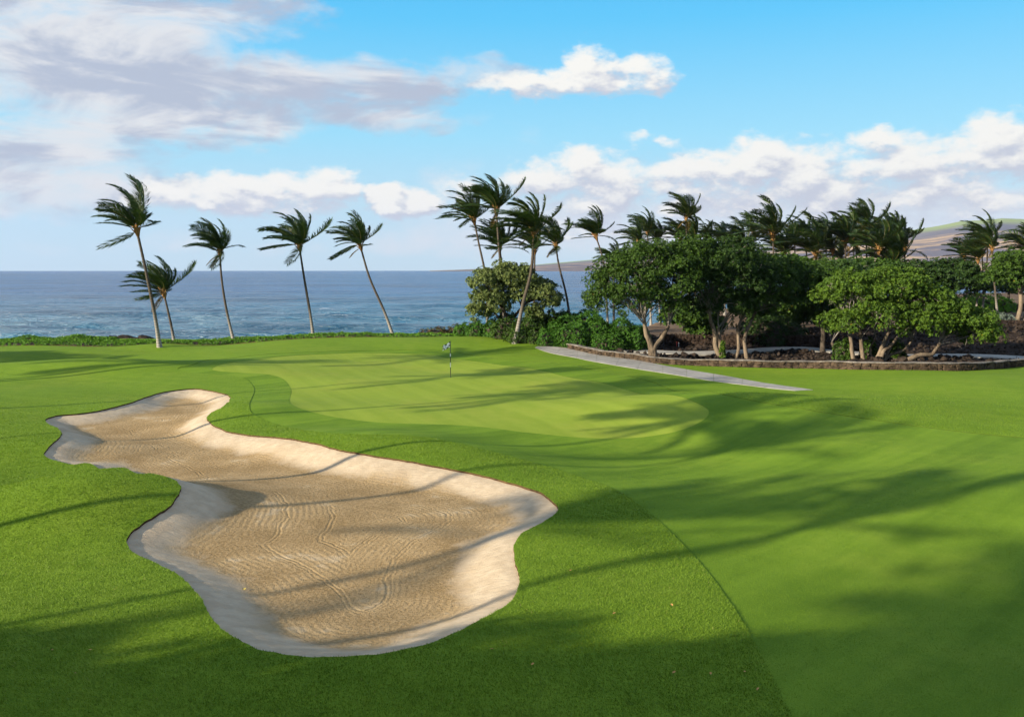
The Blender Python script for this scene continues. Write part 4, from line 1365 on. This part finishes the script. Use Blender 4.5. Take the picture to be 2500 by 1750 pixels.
def px_bush(name, label, specs, mat, seed, group=None, **kw):
    """specs: (px, py_base, Y, half width px, top height m, depth m)"""
    B = []
    for (px, Y, wpx, h, dm) in specs:
        c = (px - 1250) / F * Y
        B.append((c, Y, wpx * Y / F, dm, h))
    return bush(name, label, 'bush', B, mat, seed, group=group, **kw)
UNDER = 'bushes beyond the green'
px_bush('naupaka_bush', 'wide glossy naupaka bank beside the end of the cart path', [(1400, 73.5, 50, 1.7, 2.2), (1450, 74.5, 66, 2.0, 2.5), (1520, 74.5, 60, 2.0, 2.3), (1360, 75, 44, 1.5, 2), (1336, 73.5, 30, 1.1, 1.6), (1480, 73, 55, 1.5, 2.0), (1420, 77, 80, 2.4, 3), (1545, 73.5, 34, 1.5, 1.8)], M_NAUP_D, 720, UNDER, dens=60, leaf=.15)
px_bush('shrub', 'dark leafy thicket under the heliotrope tree', [(1240, 77, 40, 1.9, 1.8), (1290, 76, 40, 2.0, 1.8), (1320, 77, 40, 2.2, 1.8), (1350, 77, 26, 2.5, 1.3), (1270, 74.5, 36, 1.2, 1.4), (1310, 74.2, 30, 1.2, 1.3)], M_LEAF, 721, UNDER, dens=48, leaf=.16)
px_bush('shrub', 'dark twiggy shrub standing against the sea right of the heliotrope tree', [(1370, 79, 22, 2.3, 1.2), (1385, 79.5, 14, 2.2, 1)], M_LEAF_D, 722, UNDER, dens=26, leaf=.24)
px_bush('naupaka_bush', 'low green naupaka patch on the crest behind the flag', [(1130, 80, 22, 1.15, 1.2), (1165, 79, 26, 1.25, 1.3), (1200, 78.5, 28, 1.35, 1.4), (1228, 77.5, 24, 1.3, 1.3)], M_NAUP_D, 723, UNDER, dens=34, leaf=.18)
px_bush('dry_ground_cover', 'reddish dry ground cover on the shore left of the heliotrope tree', [(1060, 82.5, 40, .95, 1.6), (1110, 84, 50, 1.15, 1.8), (1160, 84.5, 40, 1.4, 1.6)], leaf_mat('dry_leaf', (.06, .04, .02), (.16, .10, .05), (.07, .12, .02), .35), 724, UNDER, dens=26, leaf=.14)
px_bush('hedge', 'light green clipped hedge far right beyond the brown ground', [(2300, 116, 40, 1.9, 1.5), (2360, 116, 40, 1.9, 1.5), (2410, 116, 38, 1.9, 1.5), (2445, 116, 26, 1.8, 1.5)], M_NAUP, 725, UNDER, dens=22, leaf=.24)
px_bush('silver_bush', 'silvery grey shrub at the foot of the leaning right edge tree', [(2445, 86, 20, 1.1, 1.0), (2465, 86, 14, .9, .9), (2430, 86.5, 14, .9, .9)], M_SILVER, 726, UNDER, dens=30, leaf=.2)
px_bush('shrub', 'greyish fine leaved shrub in shade at the end of the back wall', [(1880, 77, 50, 2.6, 1.8), (1930, 78, 40, 2.2, 1.6), (1840, 78, 36, 2.4, 1.6)], M_LEAF_D, 727, UNDER, dens=26, leaf=.2)
px_bush('shrub', 'leafy sprouts at the foot of the bright low tree', [(2062, 65.2, 20, 1.3, .8), (2125, 65.5, 16, 1.4, .8), (2190, 65.5, 18, 1.3, .8)], M_LEAF, 728, UNDER, dens=30, leaf=.22)
px_bush('shrub', 'small fresh sprout on the side of the dark leaning trunk', [(1766, 66.6, 5, 1.25, .25)], M_LEAF_B, 729, UNDER, dens=60, leaf=.18)

# ------------------------------------------------------------------ walls, paths, rocks
def stone_lib(n, seed, mat, rnd=.13):
    rng = np.random.default_rng(seed)
    out = []
    g = np.array([-1, 0, 1.0])
    for k in range(n):
        bm = bmesh.new()
        bmesh.ops.create_cube(bm, size=2.0)
        bmesh.ops.subdivide_edges(bm, edges=bm.edges[:], cuts=1, use_grid_fill=True)
        for v in bm.verts:
            c = np.array(v.co)
            p = 4.0
            q = c / (np.abs(c) ** p).sum() ** (1 / p)
            q = q * (1 + rng.normal(0, rnd, 3))
            v.co = Vector(q * .5)
        me = bpy.data.meshes.new('stone')
        bm.to_mesh(me); bm.free()
        me.materials.append(mat)
        out.append(me)
    return out
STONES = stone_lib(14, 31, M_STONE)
DSTONES = stone_lib(10, 32, M_DARKSTONE)

def box_strip(P, halfw, z0, z1):
    """wall body along polyline P (n,2) with per-point bottom and top heights"""
    T = nrm(np.gradient(P, axis=0)); Nn = np.stack([-T[:, 1], T[:, 0]], -1)
    n = len(P)
    a = P - Nn * halfw; b = P + Nn * halfw
    V = np.concatenate([np.c_[a, z0], np.c_[a, z1], np.c_[b, z1], np.c_[b, z0]])
    i = np.arange(n - 1)
    Q = np.concatenate([np.stack([i, i + 1, n + i + 1, n + i], -1), np.stack([n + i, n + i + 1, 2 * n + i + 1, 2 * n + i], -1),
                        np.stack([2 * n + i, 2 * n + i + 1, 3 * n + i + 1, 3 * n + i], -1),
                        [[0, n, 2 * n, 3 * n]], [[n - 1, 4 * n - 1, 3 * n - 1, 2 * n - 1]]])
    return V, Q

def stone_wall(P, height, label, group, stones, capmat, coremat, seed, courses=2, slen=(.34, .62), limit=300, hw=.22, sides=(1,), cap=True, name='stone_wall'):
    rng = np.random.default_rng(seed)
    base = np.array([P[0, 0], P[0, 1], float(zl(*P[0]))])
    root = empty(name, base, label, 'wall', group)
    gz = zl(P[:, 0], P[:, 1])
    L = np.concatenate([[0], np.cumsum(np.linalg.norm(np.diff(P, axis=0), axis=1))])
    hh = np.broadcast_to(height, (len(P),)) + .02 * np.sin(L * .9) + .015 * np.sin(L * 2.3)
    V, Q = box_strip(P, hw - .07, gz - .3, gz + hh - .03)
    acc = Acc(); acc.add(V - base, Q)
    obj('core', acc.data('core', coremat), root)
    if cap:
        V, Q = box_strip(P, hw + .03, gz + hh - .04, gz + hh + .01)
        V = V + np.random.default_rng(seed).normal(0, .012, V.shape)
        acc = Acc(); acc.add(V - base, Q)
        obj('coping', acc.data('coping', capmat), root)
    T = nrm(np.gradient(P, axis=0)); Nn = np.stack([-T[:, 1], T[:, 0]], -1)
    todo = []
    for sgn in sides:
        u = rng.uniform(0, .2)
        while u < L[-1] - .3:
            w = rng.uniform(*slen)
            um = u + w / 2
            x = np.interp(um, L, P[:, 0]); y = np.interp(um, L, P[:, 1])
            nx = np.interp(um, L, Nn[:, 0]) * -sgn; ny = np.interp(um, L, Nn[:, 1]) * -sgn
            h = float(np.interp(um, L, hh)) - .05
            z0 = float(np.interp(um, L, gz)) - .02
            k = max(1, courses + rng.choice([-1, 0, 0, 1] if courses < 3 else [-1, 0, 1]))
            cut = np.sort(np.concatenate([[0], (np.arange(1, k) + rng.uniform(-.32, .32, k - 1)) / k, [1]]))
            for a_, b_ in zip(cut[:-1], cut[1:]):
                ch = h * (b_ - a_)
                sh_ = rng.uniform(-.12, .12) * w
                off_ = hw - .10 + rng.uniform(-.03, .03)
                todo.append((x + nx * off_ + ny * sh_, y + ny * off_ - nx * sh_, z0 + h * (a_ + b_) / 2, w * rng.uniform(1.0, 1.25), .24, ch * rng.uniform(1.08, 1.3), math.atan2(ny, nx) + math.pi / 2))
            u += w
    todo.sort(key=lambda t: t[0] ** 2 + t[1] ** 2)
    rest = todo[limit:]
    for (x, y, z, sx, sy, sz, a) in todo[:limit]:
        o = obj('stone', stones[rng.integers(len(stones))], root, np.array([x, y, z]) - base)
        o.scale = (sx, sy, sz)
        o.rotation_euler = (rng.uniform(-.08, .08), rng.uniform(-.3, .3), a)
    if rest:
        acc = Acc()
        for (x, y, z, sx, sy, sz, a) in rest:
            me = stones[rng.integers(len(stones))]
            Vs = np.array([v.co for v in me.vertices]); Fs = [list(p.vertices) for p in me.polygons]
            Vs = Vs * [sx, sy, sz]
            ca, sa = math.cos(a), math.sin(a)
            Vs = np.stack([Vs[:, 0] * ca - Vs[:, 1] * sa, Vs[:, 0] * sa + Vs[:, 1] * ca, Vs[:, 2]], -1)
            acc.add(Vs + np.array([x, y, z]) - base, [f for f in Fs if len(f) == 4])
        o = obj('stones', acc.data('stones', stones[0].materials[0]), root)
        o['kind'] = 'stuff'
    return root

WC = WALL + np.array([.03, .22])
nvis = int(np.argmax(WC[:, 0] > 40)) or len(WC)
hgt = np.interp(np.arange(len(WC)), [0, 10, 40, 400], [.36, .40, .49, .52])
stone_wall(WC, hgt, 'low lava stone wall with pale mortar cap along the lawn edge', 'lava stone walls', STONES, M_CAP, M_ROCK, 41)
bw = np.array([at(px, 850, Y)[:2] for px, Y in ((1620, 76.5), (1720, 76.5), (1830, 76), (1920, 76), (2005, 76.5))])
stone_wall(resample(bw, .6, closed=False), .95, 'dark dry stone wall in shade behind the second path', 'lava stone walls', DSTONES, M_DARKSTONE, M_DARKSTONE, 42, courses=4, slen=(.22, .42), limit=220, cap=False)
rw = np.array([at(px, 805, Y)[:2] for px, Y in ((2415, 83.5), (2460, 83.8), (2500, 84), (2560, 85))])
stone_wall(resample(rw, .6, closed=False), .55, 'short dark stone wall at the right edge below the leaning tree', 'lava stone walls', DSTONES, M_DARKSTONE, M_DARKSTONE, 43, courses=2, slen=(.3, .5), limit=80, cap=False)
rw2 = np.array([at(px, 745, Y)[:2] for px, Y in ((2450, 120), (2500, 120), (2560, 121))])
stone_wall(resample(rw2, .8, closed=False), .9, 'far dark wall right of the light green hedge', 'lava stone walls', DSTONES, M_DARKSTONE, M_DARKSTONE, 44, courses=2, slen=(.5, .8), limit=60, cap=False)

def path(A, B, name, label, thick=.03, seg=2.4, zf=zl):
    """concrete path between its two edge polylines, cast in slabs"""
    La = len(A)
    root = empty(name, (A[0, 0], A[0, 1], float(zl(*A[0]))), label, kind='structure')
    base = np.array(root.location)
    Lc = np.concatenate([[0], np.cumsum(np.linalg.norm(np.diff((A + B) / 2, axis=0), axis=1))])
    n = max(1, int(Lc[-1] / seg))
    for k in range(n):
        u = np.linspace(Lc[-1] * k / n + .012, Lc[-1] * (k + 1) / n - .012, 6)
        a = np.stack([np.interp(u, Lc, A[:, c]) for c in (0, 1)], -1)
        b = np.stack([np.interp(u, Lc, B[:, c]) for c in (0, 1)], -1)
        m = 6
        rows = np.stack([a + (b - a) * t for t in np.linspace(0, 1, m)], 1)
        top = np.concatenate([rows, (zf(rows[..., 0], rows[..., 1]) + thick)[..., None]], -1)
        lo = top.copy(); lo[..., 2] -= thick + .12
        V = np.concatenate([top.reshape(-1, 3), lo.reshape(-1, 3)]) - base
        N = 6 * m
        Q = []
        for i in range(5):
            for j in range(m - 1):
                Q.append([i * m + j, i * m + j + 1, (i + 1) * m + j + 1, (i + 1) * m + j])
            for j in (0, m - 1):
                Q.append([i * m + j, (i + 1) * m + j, N + (i + 1) * m + j, N + i * m + j])
        for j in range(m - 1):
            for i in (0, 5):
                Q.append([i * m + j, i * m + j + 1, N + i * m + j + 1, N + i * m + j])
        obj('slab', mesh_data('slab', V, np.array(Q), M_CONC), root)
    return root
pa = gpl([(1312, 846), (1350, 846.5), (1390, 850.5), (1430, 856), (1500, 868), (1560, 880), (1620, 892), (1700, 906), (1800, 923), (1900, 940), (1985, 952)])[:, :2]
pb = gpl([(1306, 848.5), (1330, 858), (1380, 869), (1430, 879), (1490, 890), (1550, 900), (1620, 911), (1700, 924), (1800, 938), (1880, 948), (1942, 954)])[:, :2]
path(bez(pa, 120), bez(pb, 120), 'cart_path', 'grey concrete cart path running from the hedge down to the lawn', .018)
path(pc + nn * .9, pc - nn * .9, 'footpath', 'pale concrete footpath curving through the lava ground', .04, 3.0)

# rubble on the lava ground
def rubble():
    rng = np.random.default_rng(51)
    acc = Acc()
    ico = []
    for k in range(8):
        bm = bmesh.new(); bmesh.ops.create_icosphere(bm, subdivisions=1, radius=1)
        V = np.array([v.co for v in bm.verts]) * (1 + rng.normal(0, .22, (len(bm.verts), 1)))
        Fc = np.array([[v.index for v in f.verts] for f in bm.faces]); bm.free()
        ico.append((V, Fc))
    n = 0
    while n < 5200:
        x = rng.uniform(4, 60); y = rng.uniform(60, 90)
        if not inside(LAVA, np.array([[x, y]]))[0]: continue
        d = np.min(np.linalg.norm(pc - [x, y], axis=1))
        if d < 1.15 or abs(np.interp(x, WC[:, 0], WC[:, 1]) - y) < .4: continue
        V, Fc = ico[rng.integers(8)]
        s = rng.uniform(.06, .2) if rng.uniform() < .88 else rng.uniform(.2, .38)
        a = rng.uniform(0, 6.28)
        V2 = V * [s, s * rng.uniform(.6, 1), s * .7]
        V2 = np.stack([V2[:, 0] * math.cos(a) - V2[:, 1] * math.sin(a), V2[:, 0] * math.sin(a) + V2[:, 1] * math.cos(a), V2[:, 2]], -1)
        acc.add(V2 + [x, y, float(lz(np.array([[x, y]]))[0]) + s * .25], None, Fc)
        n += 1
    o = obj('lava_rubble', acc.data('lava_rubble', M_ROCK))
    props(o, 'loose black and brown lava rubble behind the low wall', kind='stuff')
rubble()

# shore rocks left of the tallest palm
for i, (px, py, w, h, lab) in enumerate([(302, 831, 1.6, .55, 'flat dark lava rock at the left of the shore row'), (333, 834, 1.4, .4, 'lowest dark lava rock in the middle of the shore row'), (352, 831, .95, .55, 'small rounded lava rock at the right of the shore row by the tall palm'), (278, 829, .8, .4, 'lava rock half hidden by the naupaka mound')]):
    rngk = np.random.default_rng(60 + i)
    bm = bmesh.new(); bmesh.ops.create_icosphere(bm, subdivisions=3, radius=1)
    for v in bm.verts:
        c = np.array(v.co)
        f = 1 + .16 * math.sin(c[0] * 4 + i) * math.cos(c[1] * 5) + .1 * math.sin(c[2] * 9 + c[0] * 6 + i) + rngk.normal(0, .035)
        v.co = Vector(c * f * np.array([w, .9, h]))
    me = bpy.data.meshes.new('shore_rock'); bm.to_mesh(me); bm.free(); me.materials.append(M_ROCK)
    p = at(px, py, 93)
    o = obj('shore_rock', me, None, (p[0], 93, p[2]))
    props(o, lab, 'rock', 'dark lava rocks at the shore')

# ------------------------------------------------------------------ flag
def flag():
    b = gp(1100, 920)[0]; b[2] -= .024
    root = empty('flagstick', b, 'black and white golf flagstick with checkered flag in the green', 'golf flag')
    top = at(1100, 834, b[1])[2] - b[2]
    mb, nt, bb = new_mat('pole_black'); bb.inputs['Base Color'].default_value = (.012, .012, .013, 1); bb.inputs['Roughness'].default_value = .4
    mw, nt, bb = new_mat('flag_white'); bb.inputs['Base Color'].default_value = (.82, .82, .84, 1); bb.inputs['Roughness'].default_value = .6
    mk, nt, bb = new_mat('flag_black'); bb.inputs['Base Color'].default_value = (.012, .012, .014, 1); bb.inputs['Roughness'].default_value = .7
    mh, nt, bb = new_mat('cup_dark'); bb.inputs['Base Color'].default_value = (.01, .012, .008, 1)
    acc = Acc(); acc.add(*tube(np.array([[0, 0, -.1], [0, 0, .08], [0, 0, .3], [0, 0, top * .5], [0, 0, top]]), [.016, .016, .022, .022, .02], 10))
    obj('pole', acc.data('pole', mb, True), root)
    for y0, y1 in ((870, 863), (896, 885)):
        za = at(1100, y0, b[1])[2] - b[2]; zb_ = at(1100, y1, b[1])[2] - b[2]
        acc = Acc(); acc.add(*tube(np.array([[0, 0, za], [0, 0, zb_]]), [.0255, .0255], 10, False))
        obj('white_band', acc.data('white_band', mw, True), root)
    acc = Acc(); acc.add(*tube(np.array([[0, 0, top - .01], [0, 0, top + .03], [0, 0, top + .05]]), [.022, .026, .012], 8))
    obj('finial', acc.data('finial', mb, True), root)
    u = np.linspace(0, 2 * math.pi, 20, endpoint=False)
    V = np.concatenate([np.stack([.062 * np.cos(u), .062 * np.sin(u), np.full(20, .012)], -1), [[0, 0, .012]]])
    obj('cup', mesh_data('cup', V, np.array([[k, (k + 1) % 20, 20] for k in range(20)]), mh), root)
    # cloth: 5 x 3 checks, each 4 x 4 faces
    nu, nv = 20, 12
    W, Hh = .58, .36
    V = []
    for j in range(nv + 1):
        for i in range(nu + 1):
            s = i / nu; q = j / nv
            x = -.02 - W * .82 * s + .03 * math.sin(s * 7 + q * 2)
            y = .10 * math.sin(s * 6.2 + q * 1.3) * s
            z = top - .01 - Hh * q * (1 - .25 * s) - .30 * s ** 1.25 + .025 * math.sin(s * 8 + 1)
            V.append((x, y, z))
    Q = []; mi = []
    for j in range(nv):
        for i in range(nu):
            a = j * (nu + 1) + i
            Q.append([a, a + 1, a + nu + 2, a + nu + 1])
            ci, cj = i // 4, j // 3
            edge = ci in (0, 4) or cj in (0, 3)
            mi.append(1 if edge and (ci + cj) % 2 == 0 else 0)
    me = mesh_data('flag', V, np.array(Q), [mw, mk], True, mi)
    f = obj('flag', me, root)
    # grey emblem in the white middle of the cloth
    mg, nt, bb = new_mat('emblem_grey'); bb.inputs['Base Color'].default_value = (.50, .50, .58, 1)
    Vn = np.array(V).reshape(nv + 1, nu + 1, 3)
    sub = Vn[4:10, 9:12].copy(); sub[..., 1] -= .006
    n, m = sub.shape[:2]
    Qe = [[i * m + j, i * m + j + 1, (i + 1) * m + j + 1, (i + 1) * m + j] for i in range(n - 1) for j in range(m - 1)]
    obj('emblem', mesh_data('emblem', sub.reshape(-1, 3), np.array(Qe), mg), f)
flag()

# two little marker stakes by the back wall
for i, (px, Y, c, lab) in enumerate([(1652, 75.2, (.5, .05, .04), 'small red topped stake standing before the dark back wall'), (1657, 75.2, (.7, .7, .68), 'small white stake beside the red topped stake')]):
    p = at(px, 850, Y); z = float(lz(np.array([[p[0], Y]]))[0])
    ms, nt, bb = new_mat('stake_paint'); bb.inputs['Base Color'].default_value = (*c, 1)
    acc = Acc(); acc.add(*tube(np.array([[0, 0, -.05], [0, 0, .38], [0, 0, .42]]), [.03, .03, .02], 6))
    props(obj('marker_stake', acc.data('marker_stake', ms), None, (p[0], Y, z)), lab, 'stake')

# ------------------------------------------------------------------ grass blades on the rough
def grass_blades(name, label, VV, TT_, reach, fade, per_m2, tall, wide, mat, seed):
    rng = np.random.default_rng(seed)
    tri = VV[TT_]
    c = tri.mean(1)
    vis = (c[:, 1] > 11) & (c[:, 1] < reach) & (np.abs(c[:, 0]) < .62 * c[:, 1] + 1)
    tri = tri[vis]; c = c[vis]
    area = .5 * np.linalg.norm(np.cross(tri[:, 1] - tri[:, 0], tri[:, 2] - tri[:, 0]), axis=1)
    dens = per_m2 * np.clip((17 / c[:, 1]), 0, 1.1) ** 1.7 * smooth01((reach - c[:, 1]) / fade)
    cnt = rng.poisson(area * dens)
    idx = np.repeat(np.arange(len(tri)), cnt)
    n = len(idx)
    u = rng.uniform(0, 1, (n, 2)); fl = u.sum(1) > 1; u[fl] = 1 - u[fl]
    P = tri[idx, 0] + u[:, :1] * (tri[idx, 1] - tri[idx, 0]) + u[:, 1:] * (tri[idx, 2] - tri[idx, 0])
    clump = .5 + .5 * np.sin(P[:, 0] * 5.1 + 2 * np.sin(P[:, 1] * 3.3)) * np.sin(P[:, 1] * 4.7 + 2 * np.sin(P[:, 0] * 2.9))
    far = np.clip(P[:, 1] / 17, 1, 3)
    h = tall * (.018 + .020 * rng.uniform(0, 1, n) ** 1.5 + .022 * clump * rng.uniform(.4, 1, n))
    a = rng.uniform(0, 2 * math.pi, n)
    w = wide * far ** .9
    lean = rng.normal(0, .5, (n, 2)) + np.array([-.25, .1]) + .4 * np.stack([np.sin(P[:, 0] * .8 + P[:, 1] * .3), np.cos(P[:, 1] * .7)], -1)
    s = np.stack([np.cos(a), np.sin(a), np.zeros(n)], -1) * w[:, None] if np.ndim(w) else None
    tip = P + np.concatenate([lean * h[:, None], h[:, None]], 1)
    b0 = P - [0, 0, .006]
    V = np.stack([b0 - s, b0 + s, tip], 1).reshape(-1, 3)
    me = mesh_data(name, V, np.arange(len(V)).reshape(-1, 3), mat)
    patch = .5 + .25 * np.sin(P[:, 0] * .9 + 1.7 * np.sin(P[:, 1] * .6)) + .2 * np.sin(P[:, 1] * 1.3 + P[:, 0] * .4)
    fattr(me, 'leaf', np.repeat(np.clip(.55 * rng.uniform(0, 1, n) + .45 * patch, 0, .985) + (rng.uniform(0, 1, n) < .012) * .5, 3))
    props(obj(name, me), label, kind='stuff')
grass_blades('rough_grass', 'tufty rough grass blades on the near lawn around the bunker', RV, RF, 48, 18, 1900, .85, .0058, M_GRASS, 91)
M_SHORT = leaf_mat('short_blade', (.088, .162, .012), (.165, .268, .022), (.24, .26, .08), .01, .25, .7, .15)
grass_blades('fairway_grass', 'short mown grass blades on the near fairway', FV, FF, 36, 16, 1500, .34, .0046, M_SHORT, 92)

# a few fallen leaves
ml, nt, bb = new_mat('fallen_leaf'); bb.inputs['Base Color'].default_value = (.42, .22, .06, 1); bb.inputs['Roughness'].default_value = .7
V = np.array([(0, -.09, 0), (.055, -.02, .018), (.05, .05, .02), (0, .11, .006), (-.05, .05, .02), (-.055, -.02, .018), (0, 0, 0)])
LEAFME = mesh_data('fallen_leaf', V, np.array([[0, 1, 6], [1, 2, 6], [2, 3, 6], [3, 4, 6], [4, 5, 6], [5, 0, 6]]), ml)
rngl = np.random.default_rng(15)
for i, (px, py) in enumerate([(1640, 1480), (1500, 1500), (1645, 1645), (1850, 1686), (1818, 1643), (1735, 1648), (220, 1590), (183, 1647), (128, 1590), (1393, 1395), (1520, 1370), (1200, 1588), (1300, 1625), (253, 925), (930, 838), (1240, 848), (1270, 850), (2010, 900)]):
    p = gp(px, py)[0]
    o = obj('fallen_leaf', LEAFME, None, (p[0], p[1], p[2] + .035))
    s = rngl.uniform(.25, .5); o.scale = (s, s, s)
    o.rotation_euler = (rngl.uniform(-.3, .3), rngl.uniform(-.3, .3), rngl.uniform(0, 6.28))
    props(o, 'small dry orange leaf lying on the grass', 'leaf', 'dry leaves fallen on the lawn')
p = gp(598, 1488)[0]
d_ = pdist(BUNK, p[None, :2])[0]
zz = p[2] - bunker_depth(np.array([d_]))[0]
q = at(598, 1488, p[1] + 2.2)
xy = np.array([[q[0], q[1]]]); zq = float(bz(xy)[0])
my, nt, bb = new_mat('yellow_leaf'); bb.inputs['Base Color'].default_value = (.75, .55, .06, 1)
me = LEAFME.copy(); me.materials.clear(); me.materials.append(my)
yl = obj('fallen_leaf', me, None, (q[0], q[1], zq + .02)); yl.scale = (.5, .5, .5)
props(yl, 'single yellow leaf lying on the bunker sand', 'leaf')
